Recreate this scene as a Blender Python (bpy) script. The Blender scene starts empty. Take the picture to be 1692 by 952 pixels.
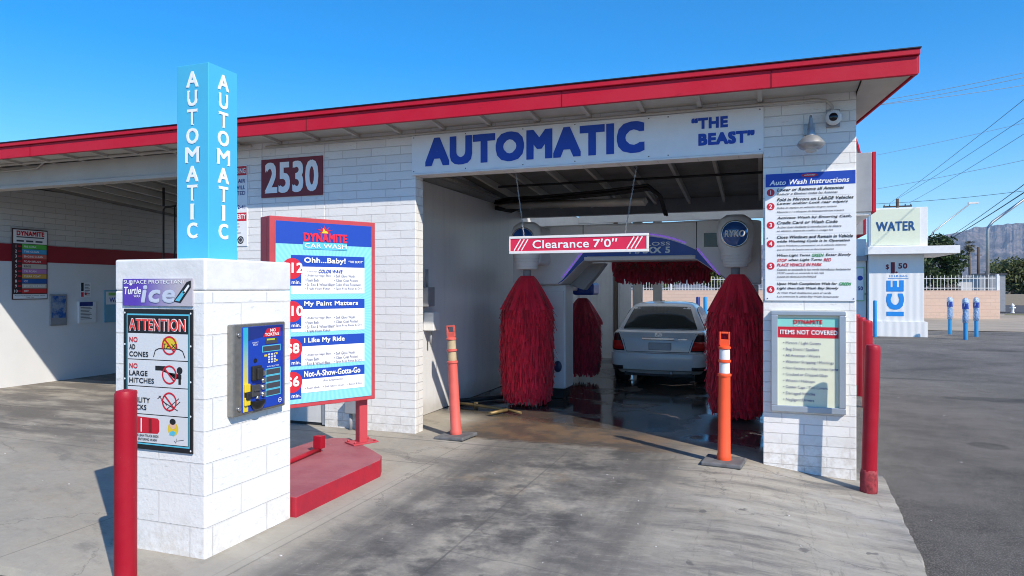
import bpy, bmesh, math, random
from mathutils import Vector, Matrix, noise as mnoise
random.seed(7)
R = math.radians
S = bpy.context.scene
COL = S.collection

# ------------------------------------------------------------------ camera, sky, sun, exposure
cam = bpy.data.objects.new('camera', bpy.data.cameras.new('camera'))
COL.objects.link(cam)
S.camera = cam
cam.data.sensor_width = 36
cam.data.lens = 36 * 1138 / 1692
cam.data.clip_start = 0.05
cam.data.clip_end = 60000
cam.location = (0, 0, 1.74)
cam.rotation_euler = (R(90.05), 0, R(19.8))

SUN_TO = Vector((1.0, -0.72, 1.04)).normalized()
elev = math.asin(SUN_TO.z)
azim = math.atan2(SUN_TO.x, SUN_TO.y)
W = bpy.data.worlds.new('World'); S.world = W; W.use_nodes = True
wn = W.node_tree.nodes; wl = W.node_tree.links
bg = wn['Background']
sky = wn.new('ShaderNodeTexSky'); sky.sky_type = 'NISHITA'
sky.sun_disc = False; sky.sun_elevation = elev; sky.sun_rotation = azim
sky.altitude = 800; sky.air_density = 1.0; sky.dust_density = 0.0; sky.ozone_density = 3.0
hs = wn.new('ShaderNodeHueSaturation'); hs.inputs['Saturation'].default_value = 1.48
wl.new(sky.outputs[0], hs.inputs['Color']); wl.new(hs.outputs[0], bg.inputs[0]); bg.inputs[1].default_value = 0.15
sun = bpy.data.objects.new('sun', bpy.data.lights.new('sun', 'SUN')); COL.objects.link(sun)
sun.data.energy = 4.0; sun.data.angle = R(0.5); sun.data.color = (1.0, 0.91, 0.78)
sun.rotation_euler = SUN_TO.to_track_quat('Z', 'Y').to_euler()
S.view_settings.view_transform = 'Standard'
S.view_settings.look = 'None'
S.view_settings.exposure = 0.58
S.view_settings.gamma = 1
S.cycles.filter_width = 1.0
S.cycles.max_bounces = 10
S.cycles.diffuse_bounces = 6

# ------------------------------------------------------------------ shader helpers
class Vl:
    def __init__(s, nt, k): s.nt = nt; s.k = k
    def _m(s, op, *o, clamp=False):
        n = s.nt.nodes.new('ShaderNodeMath'); n.operation = op; n.use_clamp = clamp
        for i, v in enumerate((s,) + o):
            if isinstance(v, Vl): s.nt.links.new(v.k, n.inputs[i])
            else: n.inputs[i].default_value = v
        return Vl(s.nt, n.outputs[0])
    def __add__(s, o): return s._m('ADD', o)
    __radd__ = __add__
    def __sub__(s, o): return s._m('SUBTRACT', o)
    def __rsub__(s, o): return (s * -1) + o
    def __mul__(s, o): return s._m('MULTIPLY', o)
    __rmul__ = __mul__
    def __pow__(s, o): return s._m('POWER', o)
    def abs(s): return s._m('ABSOLUTE')
    def gt(s, o): return s._m('GREATER_THAN', o)
    def max(s, o): return s._m('MAXIMUM', o)
    def min(s, o): return s._m('MINIMUM', o)
    def clamp(s): return s._m('ADD', 0.0, clamp=True)

class NT:
    def __init__(s, name):
        s.m = bpy.data.materials.new(name); s.m.use_nodes = True
        s.t = s.m.node_tree; s.b = s.t.nodes['Principled BSDF']
        s.tc = s.t.nodes.new('ShaderNodeTexCoord')
    def n(s, typ): return s.t.nodes.new(typ)
    def xyz(s):
        q = s.n('ShaderNodeSeparateXYZ'); s.t.links.new(s.tc.outputs['Object'], q.inputs[0])
        return [Vl(s.t, o) for o in q.outputs]
    def comb(s, x, y, z=0.0):
        q = s.n('ShaderNodeCombineXYZ')
        for i, v in enumerate((x, y, z)):
            if isinstance(v, Vl): s.t.links.new(v.k, q.inputs[i])
            else: q.inputs[i].default_value = v
        return q.outputs[0]
    def noise(s, scale, detail=4, rough=.55, vec=None):
        q = s.n('ShaderNodeTexNoise'); q.inputs['Scale'].default_value = scale
        q.inputs['Detail'].default_value = detail; q.inputs['Roughness'].default_value = rough
        s.t.links.new(vec or s.tc.outputs['Object'], q.inputs['Vector'])
        return Vl(s.t, q.outputs['Fac'])
    def sm(s, x, a, b, lo=0., hi=1.):
        q = s.n('ShaderNodeMapRange'); q.interpolation_type = 'SMOOTHSTEP'
        s.t.links.new(x.k, q.inputs[0])
        for i, v in enumerate((a, b, lo, hi)): q.inputs[i + 1].default_value = v
        return Vl(s.t, q.outputs[0])
    def mix(s, f, a, b, mode='MIX'):
        q = s.n('ShaderNodeMix'); q.data_type = 'RGBA'; q.blend_type = mode
        if isinstance(f, Vl): s.t.links.new(f.k, q.inputs[0])
        else: q.inputs[0].default_value = f
        for i, v in ((6, a), (7, b)):
            if isinstance(v, tuple): q.inputs[i].default_value = (*v[:3], 1)
            else: s.t.links.new(v, q.inputs[i])
        return q.outputs[2]
    def col(s, c):
        if isinstance(c, tuple): s.b.inputs['Base Color'].default_value = (*c, 1)
        else: s.t.links.new(c, s.b.inputs['Base Color'])
    def rough(s, v):
        if isinstance(v, Vl): s.t.links.new(v.k, s.b.inputs['Roughness'])
        else: s.b.inputs['Roughness'].default_value = v
    def bump(s, h, strength=.4, dist=.01):
        q = s.n('ShaderNodeBump'); q.inputs['Strength'].default_value = strength; q.inputs['Distance'].default_value = dist
        s.t.links.new(h.k, q.inputs['Height']); s.t.links.new(q.outputs[0], s.b.inputs['Normal'])

_M = {}
def mat(name, c, rough=.6, metal=0., var=.12, vs=6., bump=0., bs=60., spec=None, emit=0., alpha=1., trans=0., coat=0.):
    """painted or plain surface with slight mottling and wear"""
    if name in _M: return _M[name]
    g = NT(name)
    if var:
        nz = g.noise(vs, 5, .6)
        f = g.sm(nz, .3, .75)
        d = tuple(v * (1 - var) for v in c)
        g.col(g.mix(f, c, d))
    else: g.col(c)
    g.rough(rough); g.b.inputs['Metallic'].default_value = metal
    if spec is not None: g.b.inputs['Specular IOR Level'].default_value = spec
    if bump: g.bump(g.noise(bs, 3), bump, .004)
    if emit:
        g.b.inputs['Emission Color'].default_value = (*c, 1); g.b.inputs['Emission Strength'].default_value = emit
    if trans:
        g.b.inputs['Transmission Weight'].default_value = trans
    if coat: g.b.inputs['Coat Weight'].default_value = coat; g.b.inputs['Coat Roughness'].default_value = .08
    g.b.inputs['Alpha'].default_value = alpha
    _M[name] = g.m
    return g.m

def block_mat(name, bw, bh, c1=(.80, .79, .77), c2=(.74, .735, .72), mort=(.63, .62, .61), ms=.0042, dirt=.5, stripe=None):
    """painted masonry: courses follow the wall whichever way it faces"""
    g = NT(name)
    x, y, z = g.xyz()
    geo = g.n('ShaderNodeNewGeometry'); sp = g.n('ShaderNodeSeparateXYZ')
    g.t.links.new(geo.outputs['True Normal'], sp.inputs[0])
    side = Vl(g.t, sp.outputs[0]).abs().gt(.5)
    u = x * (1 - side) + (y + .1) * side
    wob = (g.noise(7, 4) - .5) * .011; wob2 = (g.noise(11, 4, .6, g.comb(u + 3.3, z + 1.7)) - .5) * .009
    vec = g.comb(u + wob, z + wob2)
    b = g.n('ShaderNodeTexBrick'); g.t.links.new(vec, b.inputs['Vector'])
    b.offset = .5; b.inputs['Scale'].default_value = 1
    b.inputs['Brick Width'].default_value = bw; b.inputs['Row Height'].default_value = bh
    b.inputs['Mortar Size'].default_value = ms; b.inputs['Mortar Smooth'].default_value = .35
    b.inputs['Color1'].default_value = (*c1, 1); b.inputs['Color2'].default_value = (*c2, 1)
    b.inputs['Mortar'].default_value = (*mort, 1)
    nz = g.noise(2.2, 6, .65)
    c = g.mix(g.sm(nz, .52, .8, 0, .35), b.outputs['Color'], (.58, .55, .50))
    lo = g.sm(z + (g.noise(5, 4) - .5) * .35, .0, .42, 1, 0) * dirt
    c = g.mix(lo * g.sm(g.noise(14, 5, .7), .35, .65), c, (.42, .37, .30))
    sc = g.noise(3, 5, .7, g.comb(u * 2.2, z * 9, y * 0))
    c = g.mix(g.sm(sc, .60, .68, 0, .40), c, (.40, .39, .37))
    c = g.mix(g.sm(g.noise(5, 8, .8, g.comb(u*1.2, z*2.4)), .62, .69, 0, .45), c, (.50, .49, .47))
    c = g.mix(g.sm(g.noise(30, 6, .8), .68, .72, 0, .6), c, (.30, .28, .26))
    g.col(c); g.rough(.72)
    h = Vl(g.t, b.outputs['Fac']) * -1 + g.noise(38, 4) * .35 + g.noise(130, 2) * .12
    g.bump(h, .85, .009)
    return g.m

# ------------------------------------------------------------------ mesh helpers
class MB:
    def __init__(s): s.bm = bmesh.new(); s.mi = 0
    def _f(s, vs, mi=None, smooth=False):
        try: f = s.bm.faces.new(vs)
        except ValueError: return
        f.material_index = s.mi if mi is None else mi; f.smooth = smooth
    def box(s, x0, x1, y0, y1, z0, z1):
        v = [s.bm.verts.new(p) for p in ((x0,y0,z0),(x1,y0,z0),(x1,y1,z0),(x0,y1,z0),(x0,y0,z1),(x1,y0,z1),(x1,y1,z1),(x0,y1,z1))]
        for q in ((0,3,2,1),(4,5,6,7),(0,1,5,4),(1,2,6,5),(2,3,7,6),(3,0,4,7)): s._f([v[i] for i in q])
        return s
    def quad(s, *p):
        s._f([s.bm.verts.new(q) for q in p]); return s
    def sheet(s, x0, x1, z0, z1, y=0):           # upright sheet facing -y
        return s.quad((x0,y,z0),(x1,y,z0),(x1,y,z1),(x0,y,z1))
    def prism(s, pts, y0, y1):                    # outline in x,z, counter-clockwise seen from -y
        a = [s.bm.verts.new((x, y0, z)) for x, z in pts]; b = [s.bm.verts.new((x, y1, z)) for x, z in pts]
        s._f(a); s._f(b[::-1]); n = len(pts)
        for i in range(n): s._f([a[i], b[i], b[(i+1)%n], a[(i+1)%n]])
        return s
    def hprism(s, pts, z0, z1):                   # outline in x,y; z may be functions
        f0 = z0 if callable(z0) else (lambda x, y: z0); f1 = z1 if callable(z1) else (lambda x, y: z1)
        a = [s.bm.verts.new((x, y, f0(x, y))) for x, y in pts]; b = [s.bm.verts.new((x, y, f1(x, y))) for x, y in pts]
        s._f(a[::-1]); s._f(b); n = len(pts)
        for i in range(n): s._f([a[i], a[(i+1)%n], b[(i+1)%n], b[i]])
        return s
    def lathe(s, prof, c=(0,0,0), n=24, sx=1., sy=1., axis='z', caps=True, fold=None):
        rings = []
        for r, h in prof:
            ring = []
            for k in range(n):
                t = 2*math.pi*k/n; rr = r*(fold(t, h) if fold else 1)
                a, b = rr*math.cos(t)*sx, rr*math.sin(t)*sy
                p = (a, b, h) if axis == 'z' else ((h, a, b) if axis == 'x' else (a, -h, b))
                ring.append(s.bm.verts.new((c[0]+p[0], c[1]+p[1], c[2]+p[2])))
            rings.append(ring)
        for A, B in zip(rings, rings[1:]):
            for k in range(n): s._f([A[k], A[(k+1)%n], B[(k+1)%n], B[k]], smooth=True)
        if caps: s._f(rings[0][::-1]); s._f(rings[-1])
        return s
    def cyl(s, p, q, r, r2=None, n=14):
        return s.tube([p, q], [r, r if r2 is None else r2], n)
    def tube(s, pts, r, n=10):
        pts = [Vector(p) for p in pts]; rs = r if isinstance(r, (list, tuple)) else [r]*len(pts)
        rings = []; up = None
        for i, p in enumerate(pts):
            d = (pts[min(i+1, len(pts)-1)] - pts[max(i-1, 0)]).normalized()
            if up is None: up = Vector((0,0,1)) if abs(d.z) < .9 else Vector((1,0,0))
            a = d.cross(up).normalized(); b = a.cross(d).normalized(); up = b
            rings.append([s.bm.verts.new(p + rs[i]*(math.cos(2*math.pi*k/n)*a + math.sin(2*math.pi*k/n)*b)) for k in range(n)])
        for A, B in zip(rings, rings[1:]):
            for k in range(n): s._f([A[k], A[(k+1)%n], B[(k+1)%n], B[k]], smooth=True)
        s._f(rings[0][::-1]); s._f(rings[-1])
        return s
    def disc(s, x, z, r, y=0, n=28, sx=1.):
        s._f([s.bm.verts.new((x+sx*r*math.cos(2*math.pi*k/n), y, z+r*math.sin(2*math.pi*k/n))) for k in range(n)]); return s
    def ring(s, x, z, r0, r1, y=0, n=32, sx=1.):
        A = [[s.bm.verts.new((x+sx*r*math.cos(2*math.pi*k/n), y, z+r*math.sin(2*math.pi*k/n))) for k in range(n)] for r in (r0, r1)]
        for k in range(n): s._f([A[0][k], A[0][(k+1)%n], A[1][(k+1)%n], A[1][k]][::-1])
        return s
    def strip(s, x0, z0, x1, z1, w, y=0):
        d = Vector((x1-x0, z1-z0)); d.normalize(); nx, nz = -d.y*w/2, d.x*w/2
        return s.quad((x0-nx,y,z0-nz),(x1-nx,y,z1-nz),(x1+nx,y,z1+nz),(x0+nx,y,z0+nz))
    def poly(s, pts, y=0):
        s._f([s.bm.verts.new((x,y,z)) for x, z in pts]); return s
    def build(s, name, mats, parent=None, bevel=0., fix=False, smooth=False, seg=2):
        if fix: bmesh.ops.recalc_face_normals(s.bm, faces=s.bm.faces)
        me = bpy.data.meshes.new(name); s.bm.to_mesh(me); s.bm.free()
        for m in (mats if isinstance(mats, (list, tuple)) else [mats]): me.materials.append(m)
        if smooth:
            me.shade_smooth(); me.set_sharp_from_angle(angle=R(38))
        o = bpy.data.objects.new(name, me); COL.objects.link(o)
        if parent: o.parent = parent
        if bevel:
            b = o.modifiers.new('bevel', 'BEVEL'); b.width = bevel; b.segments = seg; b.limit_method = 'ANGLE'; b.angle_limit = R(40)
            b.harden_normals = False
        return o

def tag(o, label, cat, group=None, kind='thing'):
    o['label'] = label; o['category'] = cat; o['kind'] = kind
    if group: o['group'] = group
    return o
def thing(name, label, cat, loc=(0,0,0), rz=0., group=None):
    o = bpy.data.objects.new(name, None); COL.objects.link(o)
    o.location = loc; o.rotation_euler = (0, 0, rz); o.empty_display_size = .2
    return tag(o, label, cat, group)
def struct(o, label=None):
    o['kind'] = 'structure'
    if label: o['label'] = label
    return o
def copy_tree(o, parent=None):
    c = o.copy(); COL.objects.link(c)
    if parent: c.parent = parent
    for ch in list(o.children): copy_tree(ch, c)
    return c

_T = {}
def glyphs(s, bold, shear):
    key = (s, bold, shear)
    if key not in _T:
        cu = bpy.data.curves.new('text', 'FONT'); cu.body = s; cu.shear = shear; cu.resolution_u = 3
        cu.space_character = 1.0 + bold * 1.6
        ob = bpy.data.objects.new('text', cu)
        me = ob.to_mesh()
        vs = [v.co.copy() for v in me.vertices]; fs = [tuple(p.vertices) for p in me.polygons]
        ob.to_mesh_clear(); bpy.data.objects.remove(ob); bpy.data.curves.remove(cu)
        x0 = min(v.x for v in vs); x1 = max(v.x for v in vs); y0 = min(v.y for v in vs); y1 = max(v.y for v in vs)
        _T[key] = ([((v.x-x0)/(x1-x0), (v.y-y0)/(y1-y0)) for v in vs], fs, (x1-x0)/(y1-y0))
    return _T[key]
class Lettering:
    """one mesh holding the words of one sign, local x = right, z = up, facing -y"""
    def __init__(s, y=-.004): s.mb = MB(); s.y = y; s.mats = []
    def add(s, text, u, v, w, h, m, bold=.02, shear=0., rise=0., dep=0., vert=False, align='l', y=None):
        vs, fs, asp = glyphs(text, bold, shear)
        if w is None: w = h*asp
        if align == 'c': u -= w/2
        if align == 'r': u -= w
        if m not in s.mats: s.mats.append(m)
        mi = s.mats.index(m); yy = s.y if y is None else y
        def pos(a, b, d):
            if vert: return (u - b*h + 0, yy + d, v + a*w)        # reads upwards
            return (u + a*w, yy + d, v + b*h + rise*a)
        bw, bh = bold*.9*h/w, bold*.9
        offs = ((0, 0),) if bold < .012 else ((-1, -1), (1, -1), (-1, 1), (1, 1), (0, 0))
        if bold >= .04:
            k_ = (-1, -.5, 0, .5, 1); offs = [(a_, b_) for a_ in k_ for b_ in k_ if max(abs(a_), abs(b_)) == 1] + [(0, 0)]
        for q, (ox, oz) in enumerate(offs):
            if len(offs) > 1: pp = [(bw + a*(1-2*bw) + ox*bw, bh + b*(1-2*bh) + oz*bh) for a, b in vs]
            else: pp = vs
            e = -.00012*q
            A = [s.mb.bm.verts.new(pos(a, b, e)) for a, b in pp]
            for f in fs: s.mb._f([A[i] for i in f], mi)
            if dep:
                B = [s.mb.bm.verts.new(pos(a, b, dep)) for a, b in pp]
                cnt = {}
                for f in fs:
                    for i in range(len(f)): cnt[(f[i], f[(i+1) % len(f)])] = 1
                for (i, j) in cnt:
                    if (j, i) not in cnt: s.mb._f([A[j], A[i], B[i], B[j]], mi)
        return s
    def shape(s, m):
        if m not in s.mats: s.mats.append(m)
        s.mb.mi = s.mats.index(m); return s.mb
    def build(s, name, parent): return s.mb.build(name, s.mats, parent)

# ------------------------------------------------------------------ palette
WHITE = mat('white_paint', (.78, .78, .77), .55, var=.10, vs=3, bump=.15)
SIGNW = mat('white_sign_face', (.80, .81, .82), .38, var=.04)
PRINTW = mat('white_print', (.86, .86, .86), .45, var=0)
def worn_red(name, c, fade, chip, rough):
    g = NT(name); x, y, z = g.xyz()
    k = g.mix(g.sm(g.noise(1.6, 6, .65), .38, .68, 0, .7), c, fade)
    k = g.mix(g.sm(g.noise(7, 8, .75, g.comb(x*.5, y, z*2.5)), .60, .72, 0, .5), k, tuple(v*.45 for v in c))
    k = g.mix(g.sm(g.noise(26, 8, .8), .66, .70, 0, .8), k, chip)
    g.b.inputs['Specular IOR Level'].default_value = .3; g.col(k); g.rough(rough); g.bump(g.noise(14, 6, .7), .35, .006); return g.m
RED = worn_red('red_fascia_paint', (.50, .006, .026), (.50, .018, .038), (.30, .12, .12), .55)
BOLR = worn_red('red_bollard_paint', (.34, .004, .018), (.38, .02, .035), (.40, .20, .20), .48)
FRAMER = mat('red_frame_paint', (.50, .055, .07), .55, var=.15, vs=4)
BLUE = mat('blue_print', (.006, .055, .40), .5, var=0)
NAVY = mat('navy_print', (.012, .03, .20), .45, var=.08)
BLACK = mat('black_print', (.012, .012, .014), .5, var=0)
DGREY = mat('grey_print', (.06, .06, .075), .5, var=0)
REDP = mat('red_print', (.58, .012, .03), .45, var=0)
GREENP = mat('green_print', (.03, .30, .06), .5, var=0)
CYAN = mat('cyan_print', (.10, .50, .66), .45, var=0)
GALV = mat('galvanised_steel', (.42, .43, .44), .45, .6, var=.25, vs=14)
GREYP = mat('grey_painted_metal', (.33, .34, .36), .5, .2, var=.15)
ALU = mat('aluminium_frame', (.42, .47, .53), .4, .5, var=.08)
DARK = mat('black_rubber', (.02, .02, .021), .7, var=.3)
BEIGE = mat('beige_soffit', (.52, .49, .44), .7, var=.2, vs=2, bump=.2)
WOOD = mat('unpainted_deck', (.22, .205, .185), .8, var=.3, vs=3, bump=.3, bs=20)
YEL = mat('yellow_print', (.75, .55, .03), .5, var=0)
ORG = mat('orange_print', (.85, .25, .02), .5, var=0)
CHROME = mat('polished_metal', (.6, .61, .62), .22, .9, var=.1)
BLOCK = block_mat('painted_slump_block', .406, .1016)
BIGBLOCK = block_mat('painted_concrete_block', .52, .2055, c1=(.80,.80,.79), c2=(.76,.76,.75), mort=(.69,.69,.68), ms=.0045, dirt=.4)
SHADBLOCK = block_mat('shaded_bay_block', .406, .1016, c1=(.60,.59,.57), c2=(.55,.545,.53), mort=(.42,.41,.40))  # darker copy of the white block paint, bay shade put into its colour

# ------------------------------------------------------------------ ground
def gh(x, y=0):
    t = min(1, max(0, (x + .35) / 1.35)); return -.13 * t*t*(3-2*t)

def asphalt_mat():
    g = NT('asphalt')
    x, y, z = g.xyz()
    a = g.noise(.35, 8, .7); b = g.noise(2.1, 9, .72); c = g.noise(90, 3, .7); d = g.noise(260, 2, .8)
    v = g.sm(a, .3, .7, .095, .17) + (b - .5) * .14
    v = v + (g.noise(22, 4, .75) - .5) * .09 + g.sm(c, .45, .7, -.035, .13) + g.sm(d, .58, .70, -.01, .30)
    tr = g.noise(.8, 4, .5, g.comb(x*.25 + y*.18, y*.6 - x*.5))
    v = v - g.sm(tr, .56, .66, 0, .022)
    # long dark sealed seams and a couple of patched spots, plus other dark spots
    for (px, py, rx, ry) in ((3.7, 13.9, .75, .26), (2.6, 9.8, .22, .2), (6.6, 25., 1.0, .5), (3.0, 16.5, .8, .15)):
        q = ((x - px) * (1/rx)) ** 2 + ((y - py) * (1/ry)) ** 2 + (g.noise(6, 4) - .5) * 1.6
        v = v - g.sm(q, .75, 1.1, .05, 0)
    v = v.max(.022)
    # sandy dust close to the far pavement
    q = g.n('ShaderNodeCombineColor')
    g.t.links.new((v * 1.10).k, q.inputs[0]); g.t.links.new((v * 1.0).k, q.inputs[1]); g.t.links.new((v * .88).k, q.inputs[2])
    g.col(q.outputs[0]); g.rough(.9)
    g.bump(c * .6 + d, 1.0, .012)
    return g.m
def grid_ground():
    mb = MB()
    xs = [-9000, -300, -60, -22, -8, -.35] + [-.35 + .135*i for i in range(1, 11)] + [1.6, 3, 8, 20, 60, 300, 9000]
    ys = [-9000, -300, -30, 0, 6, 14, 30, 60, 120, 400, 1500, 9000]
    V = [[mb.bm.verts.new((x, y, gh(x) - .035)) for y in ys] for x in xs]
    for i in range(len(xs)-1):
        for j in range(len(ys)-1): mb._f([V[i][j], V[i+1][j], V[i+1][j+1], V[i][j+1]], smooth=True)
    return mb.build('ground', asphalt_mat())
struct(grid_ground())

def concrete_mat():
    g = NT('stained_concrete')
    x, y, z = g.xyz()
    n1 = g.noise(.55, 8, .65); n2 = g.noise(2.3, 10, .72); n3 = g.noise(14, 8, .78); fine = g.noise(120, 4, .8)
    str_ = g.noise(1.3, 9, .7, g.comb(x*.55 + y*.25, y*2.4 - x*.35)); streaky = g.noise(2.0, 5, .6, g.comb(x*2.4, y*.35))
    val = g.sm(n1, .3, .7, .29, .37) + (n2 - .5)*.24 + (n3 - .5)*.16 + (fine - .5)*.10
    c = g.mix(g.sm(n2, .35, .7), (.35, .325, .28), (.275, .262, .238))
    q = g.n('ShaderNodeCombineColor')
    for i, k in enumerate((3.05, 2.98, 2.82)): g.t.links.new((val * k).k, q.inputs[i])
    c = g.mix(1.0, c, q.outputs[0], 'MULTIPLY')
    # pale mineral bloom in the lane, warm bare strip by the building
    c = g.mix(g.sm(g.noise(.9, 5, .7), .50, .68, 0, .6) * g.sm(y, 4.2, 6.2) * g.sm(x, -2.4, -1.2), c, (.40, .39, .37))
    c = g.mix(g.sm(str_, .50, .64, 0, .85) * g.sm(x, -1.4, -.2), c, (.44, .405, .335))
    c = g.mix(g.sm(str_, .36, .50, .75, 0) * g.sm(x, -1.4, -.4), c, (.125, .118, .11))
    swp = g.noise(.85, 9, .7, g.comb(x*.7 + n2*.8, y*1.6 + x*.5))
    c = g.mix(g.sm(swp, .52, .66, 0, .7), c, (.42, .39, .335)); c = g.mix(g.sm(swp, .36, .47, .6, 0), c, (.13, .122, .112))
    # tyre lanes and drips of the wash lane
    lane = lambda cx, w: ((x - cx + (n1 - .5)*.35) * (1/w)) ** 2
    front = 1 - g.sm(y, 7.2, 7.9)
    tong = g.sm(y + (n2 - .5)*2.2 + (n1 - .5)*1.5, 5.2, 7.0) * g.sm((x + 1.9).abs() + (n2 - .5)*.8, .6, 1.5, 1, 0)
    c = g.mix(tong * .55, c, (.12, .112, .105))
    t = g.sm(lane(-2.52, .48), 0, 1, 1, 0).max(g.sm(lane(-1.05, .42), 0, 1, .9, 0)) * g.sm(streaky, .34, .66, .15, .85)
    inlane = g.sm(x, -3.1, -2.8)
    c = g.mix(t * front * inlane * .80, c, (.075, .07, .065))
    blot = g.sm(g.noise(1.35, 8, .68), .47, .62) * g.sm(lane(-1.85, .95), .2, 1, 1, 0)
    grime = g.sm(n2, .34, .62) * g.sm((x + 1.8).abs(), .5, 1.5, 1, 0) * inlane
    c = g.mix(grime * front * .78, c, (.095, .09, .085))
    c = g.mix(blot * front * .85, c, (.06, .058, .056))
    c = g.mix(g.sm(g.noise(1.1, 4, .6), .57, .67, 0, .5) * g.sm(lane(-2.1, .7), .2, 1, 1, 0) * front, c, (.27, .20, .12))
    sp = g.sm(g.noise(5.5, 3, .5), .69, .73, 0, .75)
    c = g.mix(sp * g.sm(x, -3.1, -2.9) * front, c, (.10, .095, .09))
    # left bay: overlapping wet tyre arcs
    lb = 1 - g.sm(x, -6.2, -5.2)
    arc = g.noise(1.5, 5, .65, g.comb(x*.5 + y*.35, y*1.6))
    c = g.mix(lb * g.sm(arc, .42, .64, .85, 0) * g.sm(y, 4.9, 6.0), c, (.125, .112, .10))
    c = g.mix(lb * g.sm(arc, .58, .7, 0, .4), c, (.36, .31, .24))
    # rust-brown mud at the bay mouth, then standing water inside
    wob = (n2 - .5)*.5 + (n1 - .5)*.6 + (n3 - .5)*.12
    rust = g.sm(y + wob*.55 - .25*(g.sm(x, -3.9, -3.2, 1, 0)), 7.28, 7.5) * g.sm(x + wob*.5, -3.75, -3.2) * g.sm(x, -1.5, -.5, 1, .25)
    rust = rust.clamp()
    c = g.mix(rust * .85, c, g.mix(g.sm(g.noise(3, 5, .65), .4, .62), (.26, .155, .075), (.10, .075, .055)))
    edge = g.sm((y + wob*.5 - 7.36).abs(), 0, .16, 1, 0) * g.sm(n2, .45, .6) * g.sm(x, -3.2, -2.8) * g.sm(x, -2.0, -1.2, 1, .2)
    c = g.mix(edge * .8, c, (.035, .03, .028))
    wet = g.sm(y + wob*.8 + (x + 2)*.22, 8.0, 8.6) * g.sm(x, -5.0, -4.6) 
    wet = wet.max(rust * .45)
    c = g.mix(wet * .9, c, g.mix(g.sm(n3, .4, .7), (.035, .034, .033), (.075, .07, .065)))
    scr = g.noise(7, 6, .75, g.comb(x*.45 + y*.1, y*3.2 - x*.4)); scr2 = g.noise(5, 6, .75, g.comb(x*3.0, y*.4))
    c = g.mix(g.sm(scr, .54, .72, 0, .45) * front, c, (.39, .37, .325))
    c = g.mix(g.sm(scr2, .56, .70, 0, .45) * inlane * front, c, (.085, .08, .075))
    c = g.mix(g.sm(g.noise(45, 4, .8), .60, .72, 0, .5), c, (.12, .115, .105))
    c = g.mix(g.sm(g.noise(60, 3, .8), .62, .72, 0, .4), c, (.43, .41, .38))
    # saw-cut joints, and the kerb-side strip
    def line(v, w, amt):
        nonlocal c
        c = g.mix(g.sm(v.abs(), w*.4, w, amt, 0), c, (.07, .068, .065))
    line((x + 1.92 + (n3-.5)*.014).max((y - 7.05)*.5), .012, .45)
    line((y - 7.02 + (n3-.5)*.02).max((-3.1 - x)), .010, .35)
    line((y - 4.12 + (x + 1.9)*.12 + (n2-.5)*.12).max(-1.92 - x), .010, .35)
    line((x + 3.02 + (n3-.5)*.03).max((y - 6.1)*.6), .010, .4)
    line((y - 5.45 + (x+6)*.04 + (n2-.5)*.05).max(x + 4.6), .010, .4)
    line((x - .35 + (n2-.5)*.25).max(y - 6.9), .005, .2)
    strip = g.sm((x + 3.16).abs(), .11, .15, 1, 0) * g.sm(y, 5.9, 6.1, 1, 0)
    c = g.mix(strip * .5, c, (.38, .355, .30))
    # thin crack network
    vo = g.n('ShaderNodeTexVoronoi'); vo.feature = 'DISTANCE_TO_EDGE'; vo.inputs['Scale'].default_value = .55
    g.t.links.new(g.comb(x + (n2-.5)*.9, y + (n1-.5)*.9), vo.inputs['Vector'])
    ck = g.sm(Vl(g.t, vo.outputs['Distance']), 0, .006, 1, 0) * g.sm(n1, .48, .56)
    c = g.mix(ck * .5 * front, c, (.08, .075, .07))
    g.col(c)
    pud = g.sm(g.noise(.9, 3, .5), .40, .52)
    g.rough(.82 - wet*(.42 + pud*.33) - rust*.1)
    bm_ = (n3*.5 + fine*.5) * (1 - wet*.85) + ck*-.6
    g.bump(bm_, .45, .006)
    return g.m
def slab():
    mb = MB()
    xs = [-22, -16, -12, -9, -7] + [-5 + .25*i for i in range(24)]
    ys = [2.55] + [3.2 + .03*i for i in range(150)] + [7.72, 9, 11, 14, 17.6]
    def edge(y): return 1.02 + (y - 4.8)*.045 + .05*mnoise.noise((y*1.3, 0, 0)) + .022*mnoise.noise((y*4.1, 3, 0)) + .014*mnoise.noise((y*11, 7, 0)) + .005*mnoise.noise((y*27, 7, 0))
    rows = []
    for y in ys:
        e = edge(y) if y < 7.7 else .86
        pts = [(x, y) for x in xs if x < e - .12] + [(e - .10, y), (e, y)]
        # keep the column count equal
        pts = [(x, y) for x in xs[:-1]] + [(e, y)] if True else pts
        row = []
        for i, (x, yy) in enumerate(pts):
            x2 = min(x, e - .004*(len(pts)-i))
            f = yy if y > 2.6 else 2.98 + .03*math.sin(x2*3.1) + .02*math.sin(x2*9.7) - .06*(x2 + 4)*.3
            row.append(mb.bm.verts.new((x2, f, gh(x2) + .012)))
        rows.append(row)
    for A, B in zip(rows, rows[1:]):
        for i in range(len(A)-1): mb._f([A[i], A[i+1], B[i+1], B[i]], smooth=False)
    # broken edge down to the asphalt
    for A, B in zip(rows, rows[1:]):
        a, b = A[-1], B[-1]
        c = mb.bm.verts.new((a.co.x+.015, a.co.y, a.co.z-.07)); d = mb.bm.verts.new((b.co.x+.015, b.co.y, b.co.z-.07))
        mb._f([a, c, d, b])
    A = rows[0]
    for i in range(len(A)-1):
        a, b = A[i], A[i+1]
        c = mb.bm.verts.new((a.co.x, a.co.y-.03, a.co.z-.06)); d = mb.bm.verts.new((b.co.x, b.co.y-.03, b.co.z-.06))
        mb._f([c, d, b, a])
    return mb.build('concrete_apron', concrete_mat())
struct(slab())
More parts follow.
